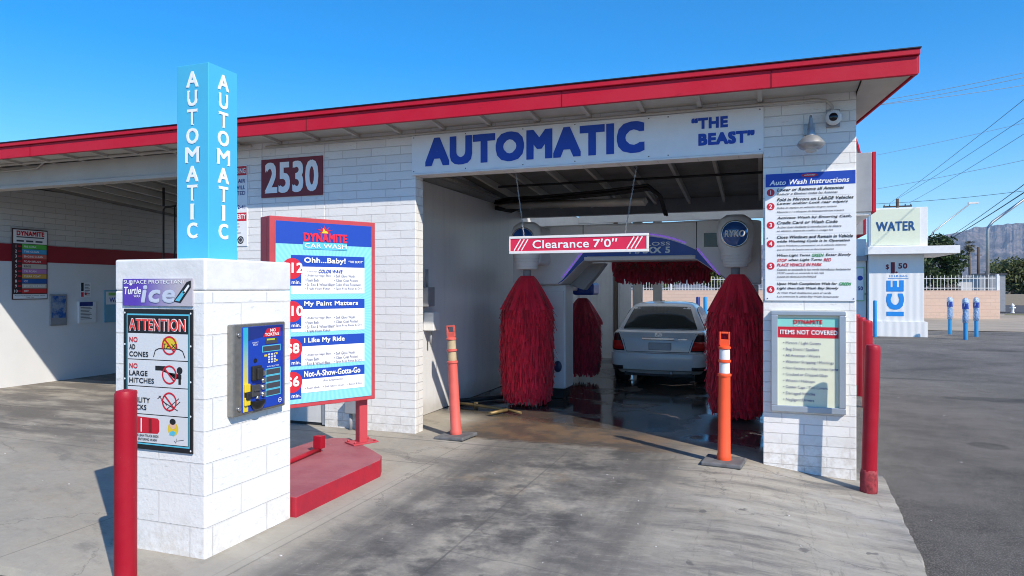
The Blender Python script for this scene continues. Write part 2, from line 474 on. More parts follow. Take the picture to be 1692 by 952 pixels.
# loose crumbs of broken asphalt along the slab edge
mb = MB()
for i in range(1500):
    y = random.uniform(3.6, 7.2); x = 1.02 + (y-4.8)*.045 + abs(random.gauss(0, .07)) + .02
    r = random.uniform(.002, .007); z = gh(x) - .038
    mb.lathe([(r*.4, 0), (r, r*.5), (r*.3, r)], (x, y, z), 5, sx=random.uniform(.7, 1.3))
o = mb.build('asphalt_crumbs', mat('asphalt_crumb', (.11, .105, .10), .9, var=.5, vs=40)); o['kind'] = 'stuff'

mb = MB()
for i in range(260):
    x, y = (random.uniform(-9, 1), random.uniform(3.3, 7.2)) if i < 110 else (random.uniform(1.3, 9), random.uniform(4.5, 26))
    r = random.uniform(.003, .010); mb.lathe([(r, 0), (r*.8, r*.5), (r*.2, r*.7)], (x, y, gh(x) + (.012 if x < .9 else -.035)), 5, sx=random.uniform(.6, 1.8))
o = mb.build('pebbles', mat('pale_pebble', (.55, .53, .50), .8, var=.4, vs=30)); o['kind'] = 'stuff'

def pave(name, pts, z, m):
    mb = MB(); mb._f([mb.bm.verts.new((x, y, z)) for x, y in pts]); return struct(mb.build(name, m))
SAND = mat('dusty_ground', (.40, .33, .25), .9, var=.25, vs=.5, bump=.3, bs=8)
DRYG = mat('dry_grass', (.22, .20, .09), .9, var=.4, vs=2, bump=.4, bs=20)
ROAD = mat('road_asphalt', (.075, .072, .075), .85, var=.2, vs=.3)
pave('dirt_strip', [(4, 35.5), (60, 38), (60, 60), (4, 60)], -.142, SAND)
pave('pavement', [(-14, 19), (1.6, 19), (1.6, 44), (-14, 44)], -.132 + .02, mat('yard_concrete', (.42, .38, .33), .85, var=.2, vs=.6))
pave('grass_verge', [(16.2, 57.5), (70, 62), (70, 66.5), (17.2, 60.5)], -.128, DRYG)
pave('road', [(15.5, 63), (90, 68.5), (260, 190), (40, 190), (19, 84)], -.115, ROAD)

# ------------------------------------------------------------------ car wash building
B = thing('car_wash_building', 'long white painted block car wash with red roof edge and two open bays', 'building')
FY = 7.33
def wall(x0, x1, y0, y1, z0, z1, m=BLOCK, name='wall', bevel=.008): return MB().box(x0, x1, y0, y1, z0, z1).build(name, m, B, bevel=bevel)
wall(-7.2, -6.1, FY, 7.53, -.05, 3.66)
wall(-6.097, -5.138, FY, 7.53, 2.053, 3.66)
wall(-5.135, -3.86, FY, 7.53, -.05, 3.66)
wall(-3.857, .027, FY, 7.53, 3.083, 3.66)
wall(.03, .87, FY, 7.73, -.25, 3.66)
wall(.68, .867, 7.733, 12.5, -.25, 3.35)
wall(.80, 1.13, 9.55, 10.1, 2.7, 4.35, name='pilaster')
# bay left wall: panel below, block above
PANEL = mat('white_wall_panel', (.62, .64, .66), .35, var=.10, vs=1.2)
PANELV = NT('wet_wall_panel')
px_, py_, pz_ = PANELV.xyz()
vn = PANELV.noise(1.0, 5, .6, PANELV.comb(py_*7, pz_*.5))
cc = PANELV.mix(PANELV.sm(vn, .45, .7, 0, .35), (.74, .745, .75), (.58, .60, .62))
cc = PANELV.mix(PANELV.sm(pz_ + (PANELV.noise(3, 4)-.5)*.3, .02, .35, .6, 0), cc, (.36, .33, .28))
PANELV.col(cc); PANELV.rough(.28)
MB().box(-4.42, -4.30, 7.533, 13.0, .02, 3.2).build('wall_panel', PANELV.m, B)
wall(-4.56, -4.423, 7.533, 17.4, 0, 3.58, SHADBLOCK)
# facade metal door
d = MB().box(-6.09, -5.145, 7.36, 7.40, .05, 2.05).build('door', mat('grey_white_door', (.62, .61, .59), .5, var=.2, vs=4), B)
MB().box(-5.18, -5.14, 7.34, 7.36, .03, 2.05).build('door_frame', GREYP, d)
MB().box(-6.09, -5.18, 7.37, 7.41, .0, .05).build('threshold', DARK, d)
# left bay
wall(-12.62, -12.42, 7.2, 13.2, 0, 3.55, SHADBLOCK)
MB().box(-12.417, -12.40, 7.0, 13.0, 0, 2.22).build('wall_panel', mat('smooth_bay_wall', (.72, .73, .74), .5, var=.08, vs=1), B)
MB().box(-12.417, -12.395, 7.0, 13.0, 2.222, 2.53).build('stripe', mat('maroon_stripe', (.30, .010, .022), .5, var=.1), B)
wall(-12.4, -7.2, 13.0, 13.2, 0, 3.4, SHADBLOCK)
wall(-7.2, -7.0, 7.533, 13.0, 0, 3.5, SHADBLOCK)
MB().box(-22, -7.203, 7.335, 7.48, 3.325, 3.60).box(-22, -7.203, 7.315, 7.50, 3.272, 3.322).build('beam', mat('beige_beam', (.50, .47, .43), .6, var=.12, vs=2), B, bevel=.004)
# roof deck, falling to the back
dz = lambda y: 3.695 - .072*(y - FY)
plan = [(-22, 6.82), (1.28, 6.82), (1.03, 7.95), (.88, 8.65), (.88, 12.55), (-22, 12.55)]
MB().hprism(plan, lambda x, y: dz(y), lambda x, y: dz(y) + .05).build('roof', WOOD, B)
MB().box(-22, 1.285, 6.775, 6.815, 3.59, 3.752).build('fascia', RED, B, bevel=.005)
MB().box(-22, 1.298, 6.748, 6.817, 3.755, 3.806).build('fascia_cap', RED, B, bevel=.006)
MB().box(-22, 1.305, 6.738, 6.85, 3.809, 3.818).build('drip_edge', mat('dark_drip_edge', (.02, .02, .03), .5, var=.2), B)
for x in (-9.6, -5.0, -1.9, .1): MB().box(x-.004, x+.004, 6.7715, 6.7745, 3.592, 3.75).build('seam', mat('dark_red_gap', (.10, .004, .01), .8, var=0), B)
# raked end board along the eave's angled right side
MB().hprism([(1.285, 6.82), (1.30, 6.82), (1.05, 7.96), (.895, 8.66), (.88, 8.66), (1.035, 7.95)], lambda x, y: dz(y) - .12, lambda x, y: dz(y) + .07).build('fascia', RED, B)
MB().hprism([(.873, 6.822), (1.275, 6.822), (1.025, 7.95), (.873, 8.62)], lambda x, y: dz(y) - .105, lambda x, y: dz(y) - .085).build('soffit', BEIGE, B)
for i, x in enumerate([-11.6 + .58*k for k in range(21)]):
    MB().hprism([(x-.022, 6.82), (x+.022, 6.82), (x+.022, 12.5), (x-.022, 12.5)], lambda X, y: dz(y) - .10, lambda X, y: dz(y) - .002).build('rafter', BEIGE, B)
# boxed soffit under the front overhang
MB().hprism([(-22, 6.822), (.868, 6.822), (.868, FY-.003), (-22, FY-.003)], lambda x, y: dz(y) - .065, lambda x, y: dz(y) - .045).build('soffit', BEIGE, B)
MB().box(-4.4, .68, 12.42, 12.56, 3.09, 3.52).build('end_beam', GREYP, B)
# exit lean-to behind: walls, white roof sheet, columns
LEANW = mat('white_metal_sheet', (.70, .71, .71), .45, var=.12, vs=2)
MB().box(-4.42, -4.30, 13.0, 17.4, 0, 3.5).build('wall_panel', LEANW, B)
MB().box(.68, .80, 12.503, 17.4, -.2, 3.7).build('wall_panel', LEANW, B)
g = NT('translucent_roof_sheet'); tr = g.n('ShaderNodeBsdfTranslucent'); tr.inputs[0].default_value = (.75, .75, .70, 1)
mx = g.n('ShaderNodeMixShader'); mx.inputs[0].default_value = .5
g.col((.75, .75, .73)); out = g.t.nodes['Material Output']
g.t.links.new(g.b.outputs[0], mx.inputs[1]); g.t.links.new(tr.outputs[0], mx.inputs[2]); g.t.links.new(mx.outputs[0], out.inputs[0])
mb = MB()
for k in range(34):
    x0 = -4.5 + k*.158; zz = 3.72
    mb.quad((x0, 12.58, zz), (x0, 17.5, zz-.1), (x0+.079, 17.5, zz-.06), (x0+.079, 12.58, zz+.04))
    mb.quad((x0+.079, 12.58, zz+.04), (x0+.079, 17.5, zz-.06), (x0+.158, 17.5, zz-.1), (x0+.158, 12.58, zz))
mb.build('roof_sheet', g.m, B)
for (x0, x1) in ((-4.295, -4.0), (-3.985, -3.42), (-3.30, -2.98)):
    mb = MB().box(x0, x1, 16.9, 16.97, 0, 3.37)
    for k in range(int((x1-x0)/.11)): mb.box(x0+.04+k*.11, x0+.06+k*.11, 16.885, 16.898, .02, 3.36)
    mb.build('exit_panel', LEANW, B)
MB().box(-3.405, -3.31, 16.86, 16.99, 0, 3.375).build('post', mat('brown_post', (.12, .09, .07), .6, var=.2), B)
MB().box(-2.97, -2.74, 17.06, 17.2, 0, 3.5).build('post', BEIGE, B)
MB().box(-2.50, -2.30, 17.3, 17.5, 0, 3.5).build('post', BEIGE, B)
MB().box(-4.3, .68, 16.9, 17.05, 3.38, 3.74).build('end_beam', LEANW, B)
# conduits and electrical boxes fixed to the building
MB().tube([(-6.0, 7.29, 3.57), (.50, 7.29, 3.575), (.60, 7.29, 3.56), (.655, 7.29, 3.50), (.665, 7.29, 3.43)], .014).build('conduit', BEIGE, B)
MB().tube([(-22, 7.25, 3.60), (-11, 7.25, 3.625), (-7.2, 7.25, 3.61), (-6.2, 7.25, 3.59)], .022).tube([(-10.0, 7.27, 3.62), (-10.2, 7.30, 3.54), (-22, 7.31, 3.52)], .012).build('conduit', BEIGE, B)
MB().cyl((-6.60, 7.28, 3.58), (-6.60, 7.28, 2.2), .022).build('downspout', WHITE, B)
for (ya, yb) in ((8.0, 10.5), (9.2, 11.4)):
    MB().cyl((-4.36, ya, 3.38), (-4.36, yb, 3.36), .018).build('conduit', BEIGE, B)

# boxes on the jamb and under the menu board
o = MB().box(-4.302+.004, -4.13, 8.20, 8.40, 1.50, 1.76).build('junction_box', GREYP, bevel=.01)
tag(o, 'small white junction box on bay wall above a grey switch box', 'electrical box')
MB().cyl((-4.2, 8.3, 1.76), (-4.2, 8.3, 2.0), .02).build('conduit', GREYP, o)
o = MB().box(-4.298, -4.14, 8.38, 8.58, 1.17, 1.42).build('junction_box', WHITE, bevel=.01)
tag(o, 'grey switch box low on bay wall just inside the jamb', 'electrical box')
MB().cyl((-4.22, 8.46, 1.17), (-4.22, 8.46, .98), .016).build('conduit', GREYP, o)
o = thing('meter_box', 'grey electrical box on two conduits low on wall behind menu board', 'electrical box', (-4.66, FY, 0))
MB().box(-.10, .10, -.14, -.003, .22, .42).build('box_body', GREYP, o, bevel=.012)
for dx in (-.05, .04): MB().cyl((dx, -.07, 0), (dx, -.07, .22), .022).build('conduit', GREYP, o)
MB().cyl((.125, -.02, .15), (.125, -.002, .15), .018).build('plug', DARK, o)

# ------------------------------------------------------------------ facade signs
def screws(L, pts, m=DGREY, r=.006):
    for u, v in pts: L.shape(m).disc(u, v, r, L.y, 8)
s = thing('automatic_sign', 'long white sign over bay opening reading AUTOMATIC THE BEAST in blue', 'sign', (0, FY - .003, 0))
MB().box(-3.898, .036, -.02, 0, 3.106, 3.555).build('sign_panel', SIGNW, s, bevel=.003)
L = Lettering(-.024)
L.add('AUTOMATIC', -3.72, 3.178, 2.575, .335, BLUE, bold=.075)
L.build('lettering', s); L = Lettering(-.024)
L.add('\u201cTHE', -.665, 3.377, .36, .115, BLUE, bold=.075)
L.add('BEAST\u201d', -.595, 3.205, .545, .125, BLUE, bold=.075)
L.build('lettering', s)
for x in (-3.87, -3.2, -2.5, -1.9, -1.1, -.9, 0.0):
    for z in (3.13, 3.53): MB().disc(x, z, .007, -.024, 8).build('screw', DGREY, s)
MB().box(-3.89, .03, -.03, -.001, 3.085, 3.103).build('trim', WHITE, s)

s = thing('address_sign', 'maroon address panel reading 2530 on shaded block wall', 'sign', (-6.096, FY - .003, 2.917))
MB().box(0, .938, -.012, 0, 0, .493).build('sign_panel', mat('maroon_panel', (.20, .012, .022), .45, var=.1), s)
L = Lettering(-.016)
L.add('2530', .06, .05, .82, .40, PRINTW, bold=.035)
L.build('numerals', s)

s = thing('no_trespassing_sign', 'narrow white and red no trespassing notice half hidden behind blue column', 'sign', (-6.90, FY - .003, 2.30))
MB().box(0, .575, -.008, 0, 0, 1.06).build('sign_panel', SIGNW, s)
L = Lettering(-.011)
L.shape(REDP).sheet(.01, .565, .93, 1.05, -.0095); L.shape(REDP).sheet(.01, .565, .33, .44, -.0095)
L.add('NO TRESPASSING', .03, .955, .52, .07, PRINTW, bold=.03)
for t, v in (('WATER & AIR', .83), ('USERS WILL', .745), ('BE PROSECUTED', .67), ('12 ARS 12-41', .49)):
    L.add(t, .545, v, None, .052, NAVY, bold=.02, align='r')
L.add('PRIVATE PROPERTY', .03, .355, .52, .065, PRINTW, bold=.03)
for k in range(6): L.shape(DGREY).sheet(.05, .45 + .06*math.sin(k*3), .29 - k*.04, .297 - k*.04, -.011)
L.shape(BLACK).ring(.47, .08, .035, .05, -.011); L.shape(DGREY).disc(.47, .08, .025, -.011)
L.build('lettering', s)

s = thing('instruction_sign', 'tall white auto wash instructions sign with blue header on right pier', 'sign', (.05, FY - .003, 1.622))
Wd, Hh = .814, 1.258
MB().box(0, Wd, -.012, 0, 0, Hh).build('sign_panel', SIGNW, s)
L = Lettering(-.016)
L.shape(BLUE).sheet(.003, Wd-.003, Hh*.895, Hh-.003, -.0135)
L.shape(REDP).disc(.5*Wd, Hh*.975, .018, -.015, 20, sx=4.2)
L.add('AUTOWASH', .5*Wd, Hh*.970, .10, .014, PRINTW, .02, .2, align='c', y=-.017)
L.add('Auto Wash Instructions', .05*Wd, Hh*.908, .88*Wd, Hh*.040, PRINTW, .03, .25)
hh = .031
rows = [(.130, 'Lower or Remove all Antennas', .74, 1, BLACK), (.163, 'Reducir o Eliminar todas las Antenas', .67, 0, DGREY),
 (.207, 'Fold in Mirrors on LARGE Vehicles', .84, 1, BLACK), (.240, 'Lower and/or Lock rear wipers', .78, 1, BLACK), (.274, 'Dobla en espejos en vehiculos de gran tamano', .66, 0, DGREY), (.306, 'Menores y / o bloquee de limpiaparabrisas trasero', .74, 0, DGREY),
 (.353, 'Activate Wash by Entering Cash,', .82, 1, BLACK), (.389, 'Credit Card or Wash Code', .67, 1, BLACK), (.424, 'Activar lavar mediante la introduccion de dinero', .71, 0, DGREY), (.455, 'en efectivo, tarjeta de credito o codigo fue', .62, 0, DGREY),
 (.502, 'Close Windows and Remain in Vehicle', .835, 1, BLACK), (.538, 'while Washing Cycle is in Operation', .80, 1, BLACK), (.571, 'Cierre Windows y permanecer en el vehiculo mientras', .765, 0, DGREY), (.602, 'que el ciclo de lavado esta en funcionamiento', .63, 0, DGREY),
 (.720, 'PLACE VEHICLE IN PARK', .50, 1, REDP), (.757, 'Cuando se enciende la luz verde Introduzca lentamente', .81, 0, DGREY), (.786, 'STOP cuando se enciende la luz roja', .52, 0, DGREY), (.815, 'LUGAR DE VEHICULO EN PARQUE', .44, 0, DGREY),
 (.905, 'Light then Exit Wash Bay Slowly', .68, 1, BLACK), (.941, 'Al Wait Wash finalizacion para el verde', .60, 0, DGREY), (.970, 'Luz entonces la salida Bay Wash lentamente', .68, 0, DGREY)]
for fr, t, w, b, m in rows:
    h_ = hh if b else .0225
    L.add(t, .135*Wd, Hh*(1-fr) - h_/2, w*Wd, h_, m, .032 if b else .014, .25)
y0 = Hh*(1-.648) - hh/2
L.add('When Light Turns', .135*Wd, y0, .37*Wd, hh, BLACK, .03, .25); L.add('GREEN', .525*Wd, y0, .13*Wd, hh, GREENP, .03, .25); L.add('Enter Slowly', .675*Wd, y0, .275*Wd, hh, BLACK, .03, .25)
y0 = Hh*(1-.684) - hh/2
L.add('STOP', .135*Wd, y0, .11*Wd, hh, REDP, .03, .25); L.add('when Light Turns', .265*Wd, y0, .37*Wd, hh, BLACK, .03, .25); L.add('RED', .655*Wd, y0, .08*Wd, hh, REDP, .03, .25)
y0 = Hh*(1-.870) - hh/2
L.add('Upon Wash Completion Wait for', .135*Wd, y0, .665*Wd, hh, BLACK, .03, .25); L.add('GREEN', .82*Wd, y0, .13*Wd, hh, GREENP, .03, .25)
for k, fr in enumerate((.148, .258, .405, .552, .728, .913)):
    L.shape(REDP).disc(.062*Wd, Hh*(1-fr), .036, -.0145, 28)
    L.add(str(k+1), .062*Wd, Hh*(1-fr) - .021, None, .042, PRINTW, .03, align='c', y=-.017)
for fr in (.185, .33, .478, .625, .84): L.shape(mat('pale_rule', (.6,.63,.67), .5, var=0)).sheet(.13*Wd, .95*Wd, Hh*(1-fr), Hh*(1-fr)+.002, -.0145)
screws(L, [(.02, .02), (Wd-.02, .02), (.02, Hh-.02), (Wd-.02, Hh-.02), (.02, .62)])
L.build('lettering', s)

s = thing('items_not_covered_sign', 'grey framed notice reading ITEMS NOT COVERED on lower right pier', 'sign', (.104, FY - .003, .53))
Wd, Hh = .671, .99
MB().box(0, Wd, -.02, 0, 0, Hh).build('backing', mat('cream_notice', (.74, .76, .58), .5, var=.05), s)
mb = MB(); t_ = .06
for a in ((0, Wd, 0, t_), (0, Wd, Hh-t_*.7, Hh), (0, t_, t_, Hh-t_*.7), (Wd-t_, Wd, t_, Hh-t_*.7)): mb.box(a[0], a[1], -.05, -.019, a[2], a[3])
mb.build('frame', ALU, s, bevel=.006)
L = Lettering(-.026); u0, u1 = t_+.003, Wd-t_-.003
L.shape(mat('mint_print', (.25, .62, .55), .5, var=0)).sheet(u0, u1, Hh*.845, Hh*.93, -.0215)
L.shape(REDP).sheet(u0, u1, Hh*.735, Hh*.843, -.0215)
L.add('DYNAMITE', .5*Wd, Hh*.873, .26, .042, REDP, .05, align='c'); L.add('CAR WASH', .5*Wd, Hh*.848, .25, .02, PRINTW, .02, align='c')
L.add('ITEMS NOT COVERED', u0+.02, Hh*.768, u1-u0-.03, .045, PRINTW, .03)
L.build('heading', s); L = Lettering(-.026)
for k, (t, w) in enumerate((('\u2022 Mirrors / Light Covers', .62), ('\u2022 Bug Shield / Spoilers', .59), ('\u2022 All Antennas / Wipers', .61), ('\u2022 Weather Stripping / Moldings', .83), ('\u2022 Non Factory or Any Loose Items', .90), ('\u2022 Cracked or Chipped Glass', .73), ('\u2022 Wheels / Hubcaps', .52), ('\u2022 Center Caps / Tire Covers', .73), ('\u2022 Damaged Vehicles', .53), ('\u2022 Negligent Drivers', .51))):
    L.add(t, u0+.05, Hh*(.675 - .0625*k) - .013, w*(u1-u0), .036, NAVY, .006); L.build('lettering', s); L = Lettering(-.026)
L.mb.bm.free()

# hanging clearance bar
s = thing('clearance_sign', 'pink red clearance bar with white frame hanging on chains in bay mouth', 'sign', (-2.735, 7.55, 2.155), R(.5))
Wd, Hh = 1.585, .178
MB().box(0, Wd, -.02, .02, .002, Hh-.002).build('sign_panel', mat('clearance_red', (.72, .02, .075), .45, var=.08), s)
mb = MB()
mb.box(-.01, Wd+.01, -.027, .027, -.012, .018); mb.box(-.01, Wd+.01, -.027, .027, Hh-.016, Hh+.012); mb.box(-.012, .004, -.027, .027, .019, Hh-.017); mb.box(Wd-.012, Wd+.01, -.027, .027, .019, Hh-.017)
mb.build('frame', WHITE, s, bevel=.003)
L = Lettering(-.024)
L.add('Clearance', .275, .045, .66, .095, PRINTW, .022); L.build('lettering', s); L = Lettering(-.024)
L.add('7\u20320\u2033', .985, .045, .27, .095, PRINTW, .022)
L.build('lettering', s)
for u in (.05, 1.36):
    mb = MB()
    for k in range(3): mb.strip(u + k*.045, .025, u + .08 + k*.045, .155, .013, -.024)
    mb.build('stripes', PRINTW, s)
for (u, du) in ((.165, -.10), (1.335, .13)):
    mb = MB(); top = 3.083 - 2.155; z0 = Hh + .01; n_ = 30
    for k in range(n_):
        f0, f1 = k/n_, (k+1.25)/n_
        a = Vector((u + du*f0, 0, z0 + (top-z0)*f0)); b = Vector((u + du*min(1, f1), 0, z0 + (top-z0)*min(1, f1)))
        off = Vector((.006, 0, 0)) if k % 2 else Vector((0, .006, 0))
        mb.tube([a, a*.7+b*.3+off, a*.3+b*.7+off, b, a*.3+b*.7-off, a*.7+b*.3-off, a], .0028, 5)
    mb.build('chain', GALV, s)

# wall lamp, camera
s = thing('wall_lamp', 'dome shaped galvanised wall lamp under eave on right pier', 'lamp', (.455, FY, 3.0))
MB().lathe([(.055, 0), (.10, .02), (.122, .05), (.124, .058), (.105, .09), (.07, .125), (.04, .14), (.034, .20), (.022, .215), (.014, .30)], (0, -.24, .05), 28).build('shade', GALV, s, smooth=True)
MB().lathe([(.01, -.03), (.05, -.02), (.075, .02), (.085, .05)], (0, -.24, .055), 20).build('globe', mat('frosted_glass', (.55, .54, .50), .3, var=.1), s, smooth=True)
MB().tube([(0, -.24, .33), (0, -.235, .36), (0, -.2, .38), (0, -.1, .36), (0, -.003, .30)], .012).box(-.05, .05, -.03, -.002, .24, .35).build('arm', GALV, s)
s = thing('security_camera', 'round white security camera below conduit on right pier', 'camera', (.664, FY, 3.38))
MB().box(-.062, .062, -.035, -.002, -.08, .09).build('bracket', GREYP, s, bevel=.008)
MB().lathe([(.03, .036), (.07, .05), (.074, .09), (.06, .12), (.045, .128)], (0, 0, 0), 24, axis='y').build('housing', WHITE, s, smooth=True)
ld = MB().lathe([(.04, .128), (.038, .140), (.02, .147), (.004, .149)], (-.006, 0, -.006), 20, axis='y').build('lens', mat('black_lens', (.006, .006, .008), .08, var=0), s, smooth=True)

# side wall cabinet and barrel awning
s = thing('side_sign_cabinet', 'grey backed sign cabinet with red edge on right side wall', 'sign', (.873, 7.5, 2.49))
MB().box(0, .155, 0, 1.3, 0, .58).build('cabinet', GREYP, s, bevel=.006)
MB().box(.157, .19, -.004, 1.304, -.004, .584).build('face', RED, s, bevel=.004)
MB().box(-.002, .15, .02, 1.28, -.03, -.002).build('bracket', WHITE, s)
s = thing('barrel_awning', 'curved red barrel awning with grey end on side wall', 'awning', (.87, 8.75, 2.36))
pr = [(0, 0), (.25, 0)] + [(.25*math.cos(R(a)), .35 + .93*math.sin(R(a))) for a in range(0, 91, 9)]
MB().prism(pr[:-1] + [(0, 1.28)], 0, .02).build('end_panel', GREYP, s)
mb = MB()
pr2 = [(.27, 0)] + [(.27*math.cos(R(a)), .35 + .96*math.sin(R(a))) for a in range(0, 91, 9)]
for (a, b) in zip(pr2, pr2[1:]): mb.quad((a[0], -.01, a[1]), (a[0], 3.5, a[1]), (b[0], 3.5, b[1]), (b[0], -.01, b[1])); mb.quad((a[0]*.93, -.01, a[1]*.985), (b[0]*.93, -.01, b[1]*.985), (b[0], -.01, b[1]), (a[0], -.01, a[1]))
mb.build('awning_cover', RED, s)

# ------------------------------------------------------------------ pay station
s = thing('pay_station_pillar', 'square white block pillar with rounded cap holding a pay terminal', 'pillar', (-3.715, 3.897, 0))
MB().box(-.385, .385, -.427, .427, -.02, 1.725).build('block_shaft', BIGBLOCK, s, bevel=.012, seg=3)
MB().box(-.386, .386, -.428, .428, 1.726, 1.935).build('cap', mat('white_cap_paint', (.78, .78, .77), .65, var=.12, vs=6, bump=.7, bs=22), s, bevel=.014, seg=3)

CYANC = mat('cyan_column_paint', (.075, .47, .72), .40, var=.07, vs=1.5)
s = thing('automatic_column', 'tall light blue square column lettered AUTOMATIC on top of white pillar', 'sign column', (-3.715, 3.895, 1.936))
MB().box(-.14, .14, -.14, .14, 0, 1.365).build('column_body', CYANC, s, bevel=.004)
L = Lettering(-.146)
WD = {'I': .03, 'M': .125, 'O': .105, 'U': .085, 'A': .105, 'T': .09, 'C': .09}
for rot, nm in ((0, 0), (R(90), 1)):
    L = Lettering(-.1435)
    for k, ch in enumerate('AUTOMATIC'):
        L.add(ch, 0, 1.205 - k*.1315, WD[ch], .110, PRINTW, .032, dep=.004, align='c')
    o = L.build('lettering', s); o.rotation_euler = (0, 0, rot)

# surface protectant plate
s = thing('protectant_sign', 'small purple surface protectant plate above attention sign', 'sign', (-4.017, 3.466, 1.627))
Wd, Hh = .597, .178
g = NT('purple_plate'); x, y, z = g.xyz()
g.col(g.mix(g.sm(x, .1, .55), (.10, .045, .42), (.50, .46, .50))); g.rough(.4)
MB().box(0, Wd, -.008, 0, 0, Hh).build('sign_panel', g.m, s)
L = Lettering(-.011)
L.add('SURFACE PROTECTANT', .012, .145, .53, .025, PRINTW, .015)
L.add('Turtle', .015, .075, .15, .05, PRINTW, .03, .15); L.add('WAX', .10, .055, .06, .016, PRINTW, .02)
L.add('ice', .165, .02, .29, .115, mat('silver_print', (.55, .60, .72), .4, var=0), .05, .15)
L.shape(BLACK).poly([(.44, .03), (.50, .02), (.585, .12), (.585, .165), (.55, .155)], -.010)
L.shape(CYAN).poly([(.455, .035), (.49, .03), (.54, .09), (.52, .10)], -.011); L.shape(PRINTW).poly([(.515, .085), (.535, .08), (.575, .13), (.565, .14)], -.011)
L.shape(PRINTW).disc(.075, .142, .008, -.011, 12, 1.6)
L.build('lettering', s)

# attention sign
s = thing('attention_sign', 'black edged ATTENTION notice listing no ad cones and no large hitches', 'sign', (-4.007, 3.466, .68))
Wd, Hh = .587, .926
MB().box(0, Wd, -.008, 0, 0, Hh).build('sign_panel', BLACK, s)
L = Lettering(-.0145)
L.shape(CYAN).sheet(.028, Wd-.022, .032, Hh-.032, -.0095); L.shape(BLACK).sheet(.036, Wd-.03, .042, Hh-.042, -.0105)
GREYW = mat('grey_white_print', (.66, .68, .70), .5, var=0)
for (a, b) in ((.595, .765), (.418, .589), (.235, .412), (.047, .229)): L.shape(GREYW).sheet(.040, Wd-.034, a, b, -.0115)
L.add('ATTENTION', .050, .780, .487, .084, PRINTW, .055, y=-.0118); L.add('ATTENTION', .054, .784, .479, .076, mat('attention_red', (.78, .06, .05), .5, var=0), .02, y=-.0145)
for v, wds in ((.70, ('NO', 'AD', 'CONES')), (.526, ('NO', 'LARGE', 'HITCHES')), (.350, ('NO', 'UTILITY', 'RACKS'))):
    for k, t in enumerate(wds):
        L.add(t, .056, v + .006 - k*.048, None if k == 0 else {'AD': .052, 'CONES': .165, 'LARGE': .16, 'HITCHES': .215, 'UTILITY': .18, 'RACKS': .15}[t], .034, REDP if k == 0 else BLACK, .028)
def nosign(cx, cz, r):
    L.shape(REDP).ring(cx, cz, r*.82, r, -.0135); L.shape(REDP).strip(cx - r*.6, cz + r*.6, cx + r*.6, cz - r*.6, r*.18, -.0135)
L.shape(YEL).poly([(.325, .665), (.475, .665), (.455, .735), (.40, .75), (.345, .735)], -.0122)
L.add('TAXI', .340, .672, .125, .03, BLACK, .02, y=-.0128)
mb_ = L.shape(BLACK)
for a in (((.265, .612), (.28, .655)), ((.28, .655), (.31, .668)), ((.31, .668), (.48, .668)), ((.48, .668), (.51, .655)), ((.51, .655), (.53, .612))): mb_.strip(*a[0], *a[1], .007, -.0125)
nosign(.40, .69, .062)
mb_ = L.shape(BLACK); mb_.sheet(.28, .37, .525, .555, -.0125); mb_.poly([(.33, .525), (.37, .525), (.44, .475), (.50, .475), (.50, .505), (.40, .515)], -.0123); mb_.disc(.485, .53, .024, -.0125, 16); mb_.sheet(.475, .496, .44, .475, -.0125)
nosign(.40, .50, .062)
mb_ = L.shape(DGREY)
for a in (((.31, .36), (.38, .30)), ((.37, .27), (.48, .35)), ((.40, .26), (.49, .33)), ((.33, .33), (.47, .27)), ((.30, .34), (.33, .36))): mb_.strip(*a[0], *a[1], .006, -.0125)
nosign(.40, .325, .062)
L.shape(REDP).poly([(.12, .105), (.30, .11), (.315, .125), (.315, .195), (.30, .21), (.12, .215)], -.0125)
L.shape(mat('dark_red_print', (.20, .01, .012), .5, var=0)).sheet(.225, .25, .115, .205, -.0135); L.shape(PRINTW).sheet(.155, .165, .115, .205, -.0135)
L.add('PLEASE CLEAN TRUCK BEDS', .06, .085, .25, .016, BLACK, .02); L.add('BEFORE ENTERING WASH', .06, .060, .235, .016, BLACK, .02)
mb_ = L.shape(YEL); mb_.disc(.43, .15, .045, -.0122, 20)
mb_ = L.shape(mat('skin_print', (.75, .48, .35), .5, var=0)); mb_.disc(.43, .175, .026, -.0128, 16)
mb_ = L.shape(BLACK); mb_.disc(.428, .197, .020, -.0132, 12, 1.3)
L.shape(CYAN).poly([(.40, .11), (.44, .105), (.455, .13), (.43, .14), (.405, .13)], -.0132)
for a in (((.44, .075), (.455, .06)), ((.455, .06), (.46, .09)), ((.46, .075), (.52, .085))): L.shape(DGREY).strip(*a[0], *a[1], .003, -.0132)
for z in (.018, .24, .46, .69, .90):
    for u in (.014, Wd-.011): L.shape(PRINTW).disc(u, z, .0065, -.0125, 10)
L.build('lettering', s)

# pay terminal on the pillar's right face
s = thing('pay_terminal', 'blue faced coin and card pay terminal set in white pillar', 'pay terminal', (-3.328, 3.66, .885), R(90))
Wd, Hh = .525, .615
MB().box(0, Wd, -.055, 0, 0, Hh).build('housing', mat('brushed_steel', (.30, .29, .27), .38, .7, var=.2, vs=30), s, bevel=.008)
PB = mat('terminal_blue', (.012, .055, .42), .35, var=.1)
MB().box(.075, Wd-.03, -.060, -.05, .018, Hh-.02).build('face_plate', PB, s, bevel=.004)
g = NT('yellow_blue_strip'); x, y, z = g.xyz()
g.col(g.mix(g.sm(z, .15, .55), (.70, .55, .03), (.03, .40, .55))); g.rough(.4)
MB().box(.083, .128, -.063, -.06, .022, Hh-.024).build('stripe', g.m, s)
L = Lettering(-.0635)
L.shape(NAVY).poly([(.13, .50), (.49, .55), (.49, .593), (.13, .593)], -.0615)
